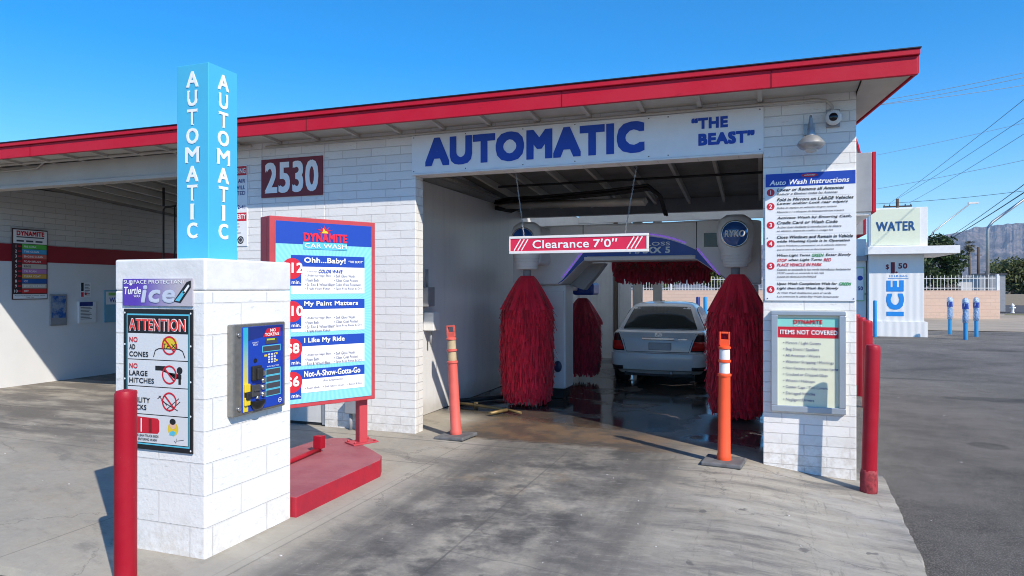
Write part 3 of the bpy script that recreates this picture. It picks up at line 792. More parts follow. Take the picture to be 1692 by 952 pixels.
L.shape(REDP).poly([(.275, .515), (.46, .515), (.46, .578), (.32, .573)], -.0625)
L.add('NO', .35, .549, .06, .022, PRINTW, .03, y=-.064); L.add('TOKENS', .295, .521, .15, .022, PRINTW, .03, y=-.064)
L.shape(DGREY).sheet(.30, .43, .465, .505, -.0635); L.shape(mat('lime_print', (.45, .55, .06), .5, var=0)).sheet(.315, .40, .49, .502, -.0645)
for (a, b) in ((.415, .45), (.248, .285), (.198, .235), (.150, .187), (.100, .137)):
    u0 = .27 if a > .4 else .305
    L.shape(CYAN).sheet(u0, .465, a-.006, b+.006, -.062); L.shape(DGREY).sheet(u0+.006, .459, a, b, -.063)
for k in range(4):
    for j in range(3): L.shape(GREYW).sheet(.33 + j*.03, .35 + j*.03, .33 + k*.018, .342 + k*.018, -.063)
L.shape(YEL).sheet(.29, .32, .378, .392, -.063); L.shape(YEL).sheet(.40, .43, .385, .399, -.063); L.shape(YEL).sheet(.40, .43, .335, .349, -.063)
L.add('WASH SELECTION', .315, .300, .13, .010, PRINTW, .01); L.add('INSERT', .17, .478, .06, .010, PRINTW, .01); L.add('BILLS', .178, .464, .045, .010, PRINTW, .01)
L.shape(BLACK).disc(.20, .36, .016, -.0635, 14)
L.shape(PRINTW).ring(.455, .052, .014, .018, -.0635); L.shape(PRINTW).sheet(.443, .467, .050, .054, -.0635)
L.build('lettering', s)
MB().box(.155, .245, -.085, -.06, .225, .325).box(.18, .235, -.105, -.085, .23, .31).build('card_reader', DARK, s, bevel=.006)
MB().box(.15, .235, -.08, -.06, .115, .195).box(.165, .22, -.088, -.08, .15, .165).build('bill_acceptor', mat('charcoal_plastic', (.06, .06, .065), .5), s, bevel=.008)
for z in (.265, .215, .168, .118):
    MB().lathe([(.020, 0), (.020, .010), (.014, .016)], (.275, -.06, z), 16, axis='y').build('button', CHROME, s, smooth=True)
MB().lathe([(.016, 0), (.016, .010), (.011, .016)], (.215, -.06, .105), 16, axis='y').build('button', CHROME, s, smooth=True)
MB().lathe([(.075, .0), (.070, -.02), (.045, -.055), (.03, -.06)], (.215, -.065, .085), 20, sy=.6).build('coin_cup', mat('black_plastic', (.015, .015, .016), .3), s, smooth=True)
for (z, m) in ((.19, YEL), (.10, YEL)): MB().box(.085, .135, -.078, -.06, z-.035, z+.02).build('lock_bracket', m, s, bevel=.003)
MB().box(.09, .13, -.09, -.06, .105, .15).build('lock', DARK, s, bevel=.004)
for z in (.05, Hh-.07): MB().lathe([(.014, 0), (.014, .012)], (.045, -.055, z), 12, axis='y').build('bolt', CHROME, s)

# near bollard + right bollards
def bollard(name, label, x, y, z, hgt, r, m, group=None, lean=0., dents=False):
    t = thing(name, label, 'bollard', (x, y, z), 0, group)
    mb = MB(); mb.lathe([(r, -.05), (r, hgt*.3), (r, hgt*.6), (r, hgt-.05), (r*.97, hgt-.02), (r*.85, hgt-.004), (r*.3, hgt+.004), (.001, hgt+.005)], n=28)
    mb.build('post', m, t, smooth=True); t.rotation_euler = (0, lean, 0)
    return t
bollard('bollard', 'thick glossy red bollard in front of attention sign', -3.56, 3.085, .01, 1.125, .062, BOLR)
t = bollard('bollard', 'red bollard with battered base at corner of right pier', .925, 6.98, gh(.92), 1.36, .064, BOLR, lean=R(1.6))
mb = MB().lathe([(.070, -.02), (.072, .04), (.073, .12), (.070, .19), (.0645, .23)], n=26, fold=lambda t_, h: 1 + .05*math.sin(t_*5 + h*60) + .04*math.sin(t_*11 + h*30))
mb.build('battered_sleeve', mat('chipped_red_paint', (.40, .04, .05), .7, var=.7, vs=22, bump=.8, bs=40), t)
b0 = bollard('bollard', 'red bollard in a row beside the side wall, nearest of the three behind the pier', 1.62, 12.3, -.13, 1.36, .075, BOLR, 'red bollards along the side wall')
for (x, y, lb) in ((1.70, 13.6, 'red bollard in a row beside the side wall, middle of the three behind the pier'), (1.80, 15.2, 'red bollard in a row beside the side wall, farthest of the three behind the pier')):
    c = copy_tree(b0); c.location = (x, y, -.13); c['label'] = lb

# ------------------------------------------------------------------ island and menu board
g = NT('worn_red_kerb_paint'); x, y, z = g.xyz()
geo = g.n('ShaderNodeNewGeometry'); sp = g.n('ShaderNodeSeparateXYZ'); g.t.links.new(geo.outputs['Normal'], sp.inputs[0])
top = Vl(g.t, sp.outputs[2]).gt(.7)
c = g.mix(g.sm(g.noise(5, 5, .65), .4, .7), (.42, .012, .03), (.33, .012, .03))
c = g.mix(top * .75, c, g.mix(g.sm(g.noise(3, 5, .7), .35, .7), (.34, .15, .16), (.26, .09, .11)))
c = g.mix(g.sm(g.noise(9, 6, .75), .66, .72) * .6, c, (.30, .27, .26))
c = g.mix(g.sm(g.noise(6, 5, .7), .60, .66) * g.sm(z, .12, .17) * (1 - top) * .7, c, (.12, .08, .08))
g.col(c); g.rough(.65); g.bump(g.noise(30, 4), .5, .005)
isl = MB().hprism([(-3.29, 4.335), (-3.285, 5.55), (-3.36, 5.70), (-3.55, 5.86), (-4.06, 6.25), (-4.25, 6.2), (-4.35, 6.0), (-4.40, 4.335)], -.03, .165).build('raised_island', g.m, None, bevel=.007)
tag(isl, 'raised red painted concrete island behind the white pillar', 'island')

s = thing('menu_board', 'tall red framed wash menu board with blue header on island', 'menu board', (-3.726, 6.043, 0), R(60.2))
MB().box(-1.0, .085, -.004, .075, .62, 2.41).build('frame', FRAMER, s, bevel=.006)
MB().box(-1.0, -.94, .078, .22, .62, 2.41).build('side_channel', FRAMER, s, bevel=.004)
for u in (-.95, 0): 
    MB().box(u-.045, u+.045, .0785, .168, .165, 2.35).build('post', FRAMER, s, bevel=.004)
    bp = MB().box(u-.14, u+.14, .02, .22, .167, .182).build('base_plate', FRAMER, s, bevel=.003)
    mb = MB()
    for (a, b) in ((-.11, .045), (.11, .045), (-.11, .195), (.11, .195)): mb.lathe([(.014, .182), (.014, .20)], (u+a, b, 0), 6)
    mb.build('bolts', FRAMER, bp)
SKYP = NT('menu_sky_print'); x, y, z = SKYP.xyz()
bl = SKYP.n('ShaderNodeTexWave'); bl.inputs['Scale'].default_value = 5.5; bl.inputs['Distortion'].default_value = 0
dx = x + .45; dzv = z - 1.5
at = dx._m('ARCTAN2', dzv); SKYP.t.links.new(SKYP.comb(at, 0.0), bl.inputs['Vector'])
SKYP.col(SKYP.mix(Vl(SKYP.t, bl.outputs['Fac']), (.20, .60, .80), (.27, .65, .83))); SKYP.rough(.35)
MB().box(-.945, .040, -.010, -.005, .66, 2.368).build('menu_panel', SKYP.m, s)
L = Lettering(-.020)
L.shape(BLUE).sheet(-.945, .040, 2.16, 2.368, -.0125)
L.add('DYNAMITE', -.681, 2.187, .447, .082, mat('logo_red', (.75, .015, .05), .5, var=0), .055)
L.shape(CYAN).sheet(-.684, -.232, 2.115, 2.183, -.0155); L.add('CAR WASH', -.67, 2.128, .43, .042, PRINTW, .015)
L.shape(REDP).poly([(-.53, 2.27), (-.50, 2.29), (-.555, 2.31), (-.495, 2.305), (-.51, 2.335), (-.475, 2.31), (-.472, 2.35), (-.452, 2.312), (-.42, 2.335), (-.437, 2.302), (-.38, 2.31), (-.43, 2.288), (-.40, 2.27)], -.0155)
L.shape(YEL).poly([(-.50, 2.272), (-.485, 2.29), (-.48, 2.325), (-.46, 2.295), (-.44, 2.29), (-.432, 2.272)], -.0165)
TXT = mat('menu_small_print', (.10, .12, .22), .5, var=0)
def block(ztop, zhead, zbot, title, tw, price, lines, right=-.040):
    L.shape(PRINTW).sheet(-.800, right, zbot, zhead, -.0125); L.shape(BLUE).sheet(-.800, right, zhead, ztop, -.0135)
    L.add(title, -.675, zhead + (ztop-zhead)*.2, tw, (ztop-zhead)*.62, PRINTW, .03)
    L.shape(BLUE).sheet(-.85, -.70, zhead-.18, zhead-.02, -.0145)
    L.shape(REDP).disc(-.79, zhead-.02, .098, -.0155, 32)
    L.add(price, -.79, zhead-.075, None, .11, PRINTW, .035, align='c')
    L.add('5 min.', -.84, zhead-.165, .13, .035, PRINTW, .02)
    for k, (a, b) in enumerate(lines):
        if a: L.add('\u2022 ' + a, -.668, zhead-.098 - k*.0415, .0132*len(a) + .02, .029, TXT, .006)
        if b: L.add('\u2022 ' + b, -.368, zhead-.098 - k*.0415, .0132*len(b) + .02, .029, TXT, .006)
block(2.055, 1.948, 1.692, 'Ohh...Baby!', .425, '$12', [])
L.add('\u201cTHE BEAST\u201d', -.219, 1.992, .16, .022, PRINTW, .02)
L.add('Featuring', -.64, 1.896, .09, .018, TXT, 0); L.add('COLOR WAVE', -.53, 1.890, .25, .034, BLUE, .03, .2)
for k, (a, b) in enumerate((('Undercarriage Blast', 'Soft Gloss Wash'), ('Foam Bath', 'Clear Coat Protect'), ('2x Tire & Wheel Blast', 'Color Wave Treatment'), ('Triple Foam Polish', 'Spot Free Rinse & Dry'))):
    L.add('\u2022 ' + a, -.668, 1.850 - k*.042, .0132*len(a) + .02, .029, TXT, .006); L.add('\u2022 ' + b, -.368, 1.850 - k*.042, .0132*len(b) + .02, .029, TXT, .006)
block(1.637, 1.545, 1.332, 'My Paint Matters', .56, '$10', [('Undercarriage Blast', 'Soft Gloss Wash'), ('Foam Bath', 'Clear Coat Protect'), ('2x Tire & Wheel Blast', 'Spot Free Rinse & Dry'), ('Triple Foam Polish', None)])
block(1.292, 1.195, 1.015, 'I Like My Ride', .415, '$8', [('Undercarriage Blast', 'Soft Gloss Wash'), ('Foam Bath', 'Clear Coat Protect'), ('Tire & Wheel Blast', 'Spot Free Rinse & Dry')])
block(.978, .885, .755, 'Not-A-Show-Gotta-Go', .585, '$6', [])
L.add('(No Judgements)', -.48, .845, .20, .024, TXT, .004); L.add('\u2022 Foam Bath    \u2022 Soft Gloss Wash    \u2022 Rinse & Dry', -.665, .785, .60, .024, TXT, .004)
L.build('lettering', s)
s = thing('speaker_box', 'small red metal box and pipe on top of raised island', 'box', (-4.0, 5.62, .167))
MB().box(-.045, .045, -.035, .035, .035, .155).build('box_body', BOLR, s, bevel=.005)
MB().cyl((0, 0, 0), (0, 0, .05), .02).build('stem', BOLR, s)
MB().tube([(0, -.02, .025), (.02, -.3, .022), (.05, -.7, .022), (.05, -1.15, .022)], .022).build('pipe', BOLR, s)

# ------------------------------------------------------------------ channelizer posts
def delineator(label, x, y, z, paint, band, lean):
    t = thing('channelizer_post', label, 'traffic post', (x, y, z), 0, 'channelizer posts at the bay mouth')
    base = MB().hprism([(-.21, -.17), (.17, -.20), (.21, .15), (-.17, .19)], 0, .04).build('base', mat('worn_rubber_base', (.16, .16, .165), .8, var=.4, vs=9), t, bevel=.012)
    p = MB().lathe([(.068, .04), (.07, .08), (.062, .10), (.056, .86), (.066, .865), (.066, .885), (.050, .89), (.048, 1.0), (.062, 1.002), (.062, 1.022), (.049, 1.025), (.047, 1.13), (.06, 1.134), (.06, 1.15), (.04, 1.165)], n=24).build('post', paint, t, smooth=True)
    mb = MB(); hx, z0, z1 = .05, 1.16, 1.30
    mb.prism([(-.04, 1.15), (.04, 1.15), (hx, 1.175), (hx, 1.225), (-hx, 1.225), (-hx, 1.175)], -.02, .02)
    mb.box(-hx, -hx+.016, -.018, .018, 1.226, z1); mb.box(hx-.016, hx, -.018, .018, 1.226, z1); mb.box(-hx+.017, hx-.017, -.018, .018, z1-.018, z1)
    mb.build('handle', paint, t, bevel=.004)
    for (a, b) in ((.893, .997), (1.028, 1.127)): MB().lathe([(.0515, a), (.0500, b)], n=24, caps=False).build('reflective_band', band, t, smooth=True)
    t.rotation_euler = (0, lean, 0)
delineator('faded pink orange channelizer post with tan bands beside left jamb', -3.315, 7.30, .013, mat('faded_orange_plastic', (.72, .13, .10), .5, var=.18, vs=7), mat('tan_band', (.52, .40, .24), .6, var=.2, vs=14), R(-3.2))
delineator('bright orange channelizer post with white bands beside right pier', -.335, 7.12, gh(-.335)+.013, mat('bright_orange_plastic', (.90, .095, .025), .42, var=.10, vs=7), mat('white_band', (.80, .80, .80), .4, var=.15, vs=12), R(.3))

# ------------------------------------------------------------------ wash machine
MW = mat('machine_white_plastic', (.80, .80, .79), .42, var=.10, vs=2)
MBLUE = mat('machine_blue', (.015, .07, .42), .3, var=.1)
LED = mat('purple_light_strip', (.40, .20, 1.0), .3, var=0, emit=.22)
def cloth_mat(name, c):
    g = NT(name); x, y, z = g.xyz()
    f = g.sm(g.noise(9, 4, .6), .35, .7); geo = g.n('ShaderNodeNewGeometry'); ri = Vl(g.t, geo.outputs['Random Per Island'])
    g.col(g.mix(ri, g.mix(f, c, tuple(v*.5 for v in c)), tuple(min(1, v*1.9) for v in c))); g.rough(.8)
    g.b.inputs['Sheen Weight'].default_value = .25; return g.m
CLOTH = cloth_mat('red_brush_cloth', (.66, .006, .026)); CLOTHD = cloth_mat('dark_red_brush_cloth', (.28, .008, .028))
M = thing('wash_machine', 'white and blue gantry wash machine with hanging red brushes inside the bay', 'wash machine', (0, 0, 0))
GY = 10.3
low = [(-3.70, 1.80), (-3.12, 1.80), (-2.92, 1.80), (-2.78, 1.93), (-2.66, 2.06), (-2.54, 2.16), (-.87, 2.16), (-.72, 2.06), (-.56, 1.94), (-.42, 1.84), (-.36, 1.80), (.02, 1.80)]
topo = [(.02, 2.70), (-.30, 2.74), (-.87, 2.73), (-1.3, 2.72), (-2.1, 2.72), (-2.55, 2.72), (-3.1, 2.72), (-3.55, 2.70), (-3.70, 2.60)]
MB().prism(low + topo, GY, GY + .62).build('arch', MW, M, bevel=.03, seg=3)
arc = lambda x: 2.52 - .225*((x + 1.70)/.84)**2 if abs(x + 1.7) < .84 else 2.295 - .50*((abs(x + 1.7) - .84)/.40)
xs = [-2.95 + .0775*k for k in range(33)]
def lowz(x):
    for (a, b) in zip(low, low[1:]):
        if a[0] <= x <= b[0]: return a[1] + (b[1]-a[1])*(x-a[0])/(b[0]-a[0])
    return 1.8
mb = MB()
for (a, b) in zip(xs, xs[1:]):
    za, zb = max(arc(a), lowz(a)+.02), max(arc(b), lowz(b)+.02); la = lowz(a) + (.07 if -2.55 < a < -.86 else .012); lb = lowz(b) + (.07 if -2.55 < b < -.86 else .012)
    mb.quad((a, GY-.006, la), (b, GY-.006, lb), (b, GY-.006, max(zb, lb+.005)), (a, GY-.006, max(za, la+.005)))
band = mb.build('blue_band', MBLUE, M)
mb = MB(); pts = [(x, GY-.012, arc(x)+.035) for x in xs if -2.35 < x < -1.0]; mb.tube(pts, .011, 6); mb.tube([(x, GY-.012, arc(x)+.035) for x in xs if x > -.86 and x < -.5], .011, 6); mb.tube([(x, GY-.012, arc(x)+.035) for x in xs if x < -2.5 and x > -2.9], .011, 6)
mb.build('light_strip', LED, M)
MB().box(-2.53, -.88, GY-.02, GY-.0005, 2.165, 2.225).build('lower_lip', MW, M, bevel=.006)
for x in (-2.55, -.865): MB().box(x-.006, x+.006, GY-.003, GY-.0004, 2.17, 2.71).build('seam', DGREY, M)
L = Lettering(GY-.012)
SILV = mat('silver_lettering', (.55, .56, .60), .35, .4, var=0)
L.add('SOFTGLOSS', -2.08, 2.375, .84, .055, SILV, .02); L.add('MAXX 5', -1.84, 2.262, .60, .095, SILV, .05)
L.build('lettering', band)
MB().box(-.76, -.46, GY-.012, GY-.0005, 2.34, 2.54).build('window', mat('dark_window', (.02, .02, .022), .15, var=0), M)
def strips(mb, x, y, ztop, zbot, r, n):
    def prof(z):
        f = (ztop - z)/(ztop - zbot)
        return r * (.26 + .74*min(1, f/.30)**.75) * (1 - .16*max(0, (f-.75)/.25)**2)
    for i in range(n):
        t = random.uniform(0, 2*math.pi)
        z0 = ztop - .12 - random.random()**.9 * (ztop - zbot - .32)
        ln = random.uniform(.22, .50); w = random.uniform(.005, .014); stray = 1.0 if random.random() < .9 else random.uniform(1.02, 1.14)
        z1 = max(zbot + random.uniform(-.03, .16), z0 - ln)
        r0 = prof(z0)*random.uniform(.80, .95); r1 = prof((z0+z1)/2)*random.uniform(.92, 1.05); r2 = prof(max(z1, zbot))*random.uniform(.90, 1.12)*stray
        dt = random.gauss(0, .06); prev = None
        for k, (rr, zz, tt) in enumerate(((r0, z0, t), (r1, z0*.55+z1*.45, t+dt*.5), (r2, z1, t+dt))):
            a = (math.cos(tt), math.sin(tt)); tw = random.gauss(0, .5)
            p = Vector((x + rr*a[0], y + rr*a[1], zz)); side = Vector((-a[1]*math.cos(tw) + a[0]*math.sin(tw)*.7, a[0]*math.cos(tw) + a[1]*math.sin(tw)*.7, 0))*w
            e = (mb.bm.verts.new(p - side), mb.bm.verts.new(p + side))
            if prev: mb._f([prev[0], prev[1], e[1], e[0]])
            prev = e
    return prof
def make_brush(x, y, ztop, zbot, r, m, n):
    mb = MB(); pr = strips(mb, x, y, ztop, zbot, r, n)
    zs = [zbot + .04 + (ztop - zbot - .04)*k/24 for k in range(25)]
    mb.lathe([(pr(z)*.74, z) for z in zs[2:]], (x, y, 0), 48, fold=lambda t, z: 1 + .035*math.sin(t*14 + z*3))
    # pleated cloth hood at the top
    mb.lathe([(pr(z)*1.0, z) for z in [ztop - .5*(1 - k/10) for k in range(11)]], (x, y, 0), 96, caps=False, fold=lambda t, z: 1 + .34*(ztop-z+.06)*math.sin(t*9)**3 + .02*math.sin(t*31))
    return mb.build('brush', m, M)
make_brush(-3.27, 9.75, 1.93, .06, .37, CLOTH, 5200)
make_brush(-.29, 9.70, 1.93, .06, .365, CLOTH, 5200)
make_brush(-3.17, 12.75, 1.56, .12, .33, CLOTHD, 3000)
make_brush(-.22, 12.75, 1.56, .12, .33, CLOTHD, 600)
# overhead roller
mb = MB(); mb.cyl((-2.30, 11.35, 2.12), (-.70, 11.35, 2.12), .12)
for i in range(1500):
    x = random.uniform(-2.24, -.76); t = random.uniform(0, 2*math.pi); ln = random.uniform(.13, .23)
    d = Vector((random.gauss(0, .08), math.cos(t), math.sin(t) - .55)).normalized()
    p = Vector((x, 11.35, 2.12)) + Vector((0, math.cos(t), math.sin(t)))*.1; q = p + d*ln; w = Vector((.011, 0, 0))
    mb.quad(p-w, p+w, q+w, q-w)
mb.build('roller_brush', CLOTHD, M)
def head(x, y):
    o = MB().lathe([(.05, 1.90), (.055, 2.02), (.155, 2.03), (.165, 2.06), (.160, 2.065), (.172, 2.10), (.168, 2.105), (.180, 2.14), (.176, 2.145), (.188, 2.18), (.184, 2.185), (.20, 2.24), (.232, 2.34), (.242, 2.46), (.235, 2.58), (.20, 2.67), (.12, 2.725), (.01, 2.735)], (x, y, 0), 32, sy=.85).build('brush_head', MW, M, smooth=True)
    MB().box(x-.20, x+.20, y+.02, GY+.3, 2.10, 2.68).build('gearbox', MW, o, bevel=.05, seg=3)
    bd = MB().lathe([(.178, 0), (.178, .015), (.165, .022), (.165, .018)], (x, y-.195, 2.46), 36, axis='y').build('badge', CHROME, o, smooth=True)
    g_ = mat('badge_blue', (.01, .10, .38), .15, var=.3, vs=5, coat=1)
    MB().lathe([(.162, .018), (.15, .028), (.10, .040), (.02, .045)], (x, y-.195, 2.46), 36, axis='y').build('badge_face', g_, o, smooth=True)
    L = Lettering(y-.246); L.add('RYKO', x-.128, 2.415, .256, .09, PRINTW, .03, .12); L.build('lettering', o)
    MB().cyl((x, y, 1.80), (x, y, 2.04), .06).build('shaft', GREYP, o)
head(-3.27, 9.75); head(-.31, 9.70)
for (x0, x1) in ((-3.36, -2.86), (-.50, -.02)):
    up = MB().box(x0, x1, GY+.12, GY+.60, .17, 1.795).build('upright', MW, M, bevel=.02)
    mb = MB().box(x0+.03, x1-.03, GY+.105, GY+.119, .78, 1.70).box(x0+.03, x1-.03, GY+.105, GY+.119, .22, .74); mb.build('access_panel', MW, up, bevel=.004)
    bd = MB().lathe([(.09, 0), (.088, .02), (.02, .03)], (x1-.12, GY+.105, .52), 24, axis='y', sx=.7).build('badge', mat('dark_blue_badge', (.02, .05, .12), .3, var=0), up)
    MB().box(x1-.30, x1-.27, GY+.09, GY+.104, 1.15, 1.55).build('light_strip', LED, up)
    MB().box(x0+.05, x1-.05, GY+.15, GY+.35, .02, .17).box(x0+.05, x1-.05, GY+.4, GY+.55, .02, .17).build('wheel_block', DARK, up)
MB().box(-3.3, -2.9, 12.5, 13.0, 1.62, 1.85).build('rear_housing', MBLUE, M, bevel=.04)
MB().box(-3.6, -3.2, GY+.64, 12.6, 1.70, 2.15).build('side_arm', MW, M, bevel=.02)
mb = MB().prism([(-2.95, 1.80), (-2.70, 1.72), (-2.50, 1.95), (-2.35, 2.15), (-2.60, 2.15)], GY+.65, GY+.9); mb.build('inner_gusset', GREYP, M)
# top clutter: boom, hoses
s = thing('hose_boom', 'pale overhead boom carrying drooping black hoses to the machine', 'hose boom', (-4.3, 11.1, 3.17))
mb = MB()
a, b = Vector((.05, 0, 0)), Vector((2.78, -1.3, -.20))
mb.tube([a, b], .06, 4); mb.build('boom', BEIGE, s)
mb = MB()
for k in range(5):
    o_ = Vector((random.uniform(-.04, .04), random.uniform(-.05, .05), .09 + random.uniform(-.03, .05)))
    mb.tube([Vector((.02, .0, -.05))+o_, a*.9+b*.1+o_*1.2-Vector((0, 0, .04)), a*.6+b*.4+o_, a*.2+b*.8+o_+Vector((0, 0, .05)), b+o_+Vector((.05, 0, .10)), b+Vector((.20, .03, .04))+o_*.4, b+Vector((.26, .18, -.22))+o_*.4], .02, 8)
mb.build('hoses', DARK, s)
MB().tube([(.02, -.02, -.03), (.3, -.05, -.09), (.6, -.2, -.02)], .05, 10).build('hose_coil', DARK, s)
s = thing('ceiling_light', 'white box light fixture under the dark bay ceiling', 'light fixture', (-2.55, 11.3, dz(11.3)-.12))
MB().box(-.20, .20, -.10, .10, -.09, 0).build('housing', WHITE, s, bevel=.02)
MB().lathe([(.10, -.09), (.09, -.13), (.02, -.15)], n=18).build('diffuser', mat('dull_diffuser', (.5, .5, .48), .4), s, smooth=True)
o = tag(MB().tube([(-3.9, 10.2, 3.35), (.65, 10.2, 3.36)], .018).build('ceiling_pipe', DARK), 'thin black pipe crossing the bay under the rafters', 'pipe')
# floor spray pipe
s = thing('floor_spray_pipe', 'brass floor pipe with a tee lying across the bay mouth', 'pipe', (0, 0, .012))
BRASS = mat('dirty_brass', (.28, .20, .09), .5, .5, var=.3, vs=15)
MB().tube([(-4.25, 9.27, .05), (-3.36, 9.02, .045)], .022).tube([(-3.36, 9.02, .045), (-3.05, 8.84, .04)], .018).build('pipe', BRASS, s)
MB().tube([(-3.30, 8.97, .045), (-3.44, 8.66, .04)], .024).cyl((-3.85, 9.16, 0), (-3.85, 9.16, .09), .03).build('tee', BRASS, s)
MB().tube([(-4.27, 9.4, .05), (-3.9, 9.9, .04), (-3.6, 10.3, .04)], .03).build('hose', DARK, s)

# ------------------------------------------------------------------ car (rear to the camera)
PAINT = mat('silver_blue_car_paint', (.78, .80, .81), .38, 0, var=.06, vs=2, coat=.8)
GLASS = mat('dark_car_glass', (.05, .058, .055), .06, var=0)
BLKP = mat('black_trim', (.02, .02, .022), .55, var=.1)
K = thing('parked_sedan', 'pale silver sedan seen from behind inside wash bay', 'car', (-1.72, 12.3, .012))
def outline(yr, yf, w, rr, rf, bow, n=7):
    pts = []
    for k in range(n+1):                       # rear left corner to rear edge
        a = R(90*k/n); pts.append((-(w - rr) - rr*math.cos(a), yr + rr - rr*math.sin(a)))
    for k in range(1, 10): pts.append((-(w - rr) + 2*(w - rr)*k/10, yr))
    for k in range(n+1):
        a = R(90*k/n); pts.append(((w - rr) + rr*math.sin(a), yr + rr - rr*math.cos(a)))
    for k in range(n+1):
        a = R(90*k/n); pts.append(((w - rf) + rf*math.cos(a), yf - rf + rf*math.sin(a)))
    for k in range(n+1):
        a = R(90*k/n); pts.append((-(w - rf) - rf*math.sin(a), yf - rf + rf*math.cos(a)))
    return [(x, y + (bow*(x/w)**2 if y < (yr+yf)/2 else -bow*2*(x/w)**2)) for x, y in pts]
def stack(levels):
    mb = MB(); rings = [[mb.bm.verts.new((x, y, lv[0])) for x, y in outline(*lv[1:])] for lv in levels]; n = len(rings[0])
    for A, B_ in zip(rings, rings[1:]):
        for k in range(n): mb._f([A[k], A[(k+1) % n], B_[(k+1) % n], B_[k]], smooth=True)
    mb._f(rings[0][::-1]); mb._f(rings[-1])
    return mb
def interp(levels, z):
    for a, b in zip(levels, levels[1:]):
        if a[0] <= z <= b[0]:
            f = (z - a[0])/(b[0] - a[0]); return [p + (q - p)*f for p, q in zip(a[1:], b[1:])]
    return list(levels[-1][1:] if z > levels[-1][0] else levels[0][1:])
def rear_y(levels, x, z):
    yr, yf, w, rr, rf, bow = interp(levels, z); ex = abs(x) - (w - rr)
    y = yr + bow*(x/w)**2
    if ex > 0: y += rr - math.sqrt(max(0, rr*rr - min(ex, rr*.999)**2))
    return y
LOW = [(.20, .20, 4.0, .74, .25, .4, .03), (.30, .09, 4.12, .80, .25, .45, .03), (.45, .07, 4.15, .82, .24, .45, .03), (.62, .06, 4.13, .83, .22, .45, .03), (.80, .085, 4.02, .825, .20, .45, .04), (.90, .105, 3.9, .815, .20, .5, .05), (.945, .125, 3.7, .80, .20, .5, .05), (.968, .17, 3.5, .775, .20, .5, .05), (.978, .24, 3.3, .73, .2, .5, .05)]
o = stack(LOW).build('body', PAINT, K, smooth=True)
BUM = [(.262, .10, 4.0, .79, .24, .4, .03), (.285, .045, 4.1, .825, .24, .45, .03), (.40, .005, 4.16, .845, .24, .45, .03), (.52, .0, 4.18, .85, .24, .45, .03), (.575, .012, 4.17, .845, .24, .45, .03), (.592, .05, 4.1, .82, .23, .45, .03)]
o = stack(BUM).build('bumper', PAINT, K, smooth=True)
CAB = [(.96, .36, 3.30, .78, .16, .3, .10), (1.0, .385, 3.18, .772, .15, .3, .10), (1.10, .455, 2.98, .725, .16, .3, .10), (1.25, .575, 2.70, .655, .17, .3, .10), (1.36, .68, 2.44, .60, .18, .28, .10), (1.42, .79, 2.30, .55, .19, .28, .09), (1.458, .95, 2.1, .47, .2, .26, .08), (1.475, 1.2, 1.85, .34, .2, .15, .05)]
o = stack(CAB).build('cabin', PAINT, K, smooth=True)
mb = MB(); nx, nz = 14, 9; V = []
for j in range(nz+1):
    f = j/nz; zz = 1.012 + .385*f; hw = (.665 - .155*f)
    V.append([mb.bm.verts.new((u*hw, rear_y(CAB, u*hw, zz - .012*abs(u)**3) - .007, zz - .012*abs(u)**3)) for u in [-1 + 2*i/nx for i in range(nx+1)]])
for j in range(nz):
    for i in range(nx): mb._f([V[j][i], V[j][i+1], V[j+1][i+1], V[j+1][i]], smooth=True)
rw = mb.build('rear_window', GLASS, K)
mb = MB(); mb.tube([tuple(V[0][i].co) if False else (-.655 + 1.31*i/14, rear_y(CAB, -.655 + 1.31*i/14, 1.005) - .008, 1.003 - .012*abs(-1 + i/7)**3) for i in range(15)], .007, 6); mb.build('window_seal', BLKP, K)
def patch(name, pts, m, off, parent, lv=LOW, n=8):
    """a lamp or trim piece lying on the rounded rear of the car: pts = left and right edge (x, z) pairs from bottom to top"""
    mb = MB(); rows = []
    for (x0, x1, z) in pts: rows.append([mb.bm.verts.new((x0 + (x1-x0)*i/n, rear_y(lv, x0 + (x1-x0)*i/n, z) - off, z)) for i in range(n+1)])
    for A, B_ in zip(rows, rows[1:]):
        for i in range(n): mb._f([A[i], A[i+1], B_[i+1], B_[i]], smooth=True)
    bmesh.ops.recalc_face_normals(mb.bm, faces=mb.bm.faces)
    o = mb.build(name, m, parent); q = o.modifiers.new('solid', 'SOLIDIFY'); q.thickness = off*.9; q.offset = 0
    return o
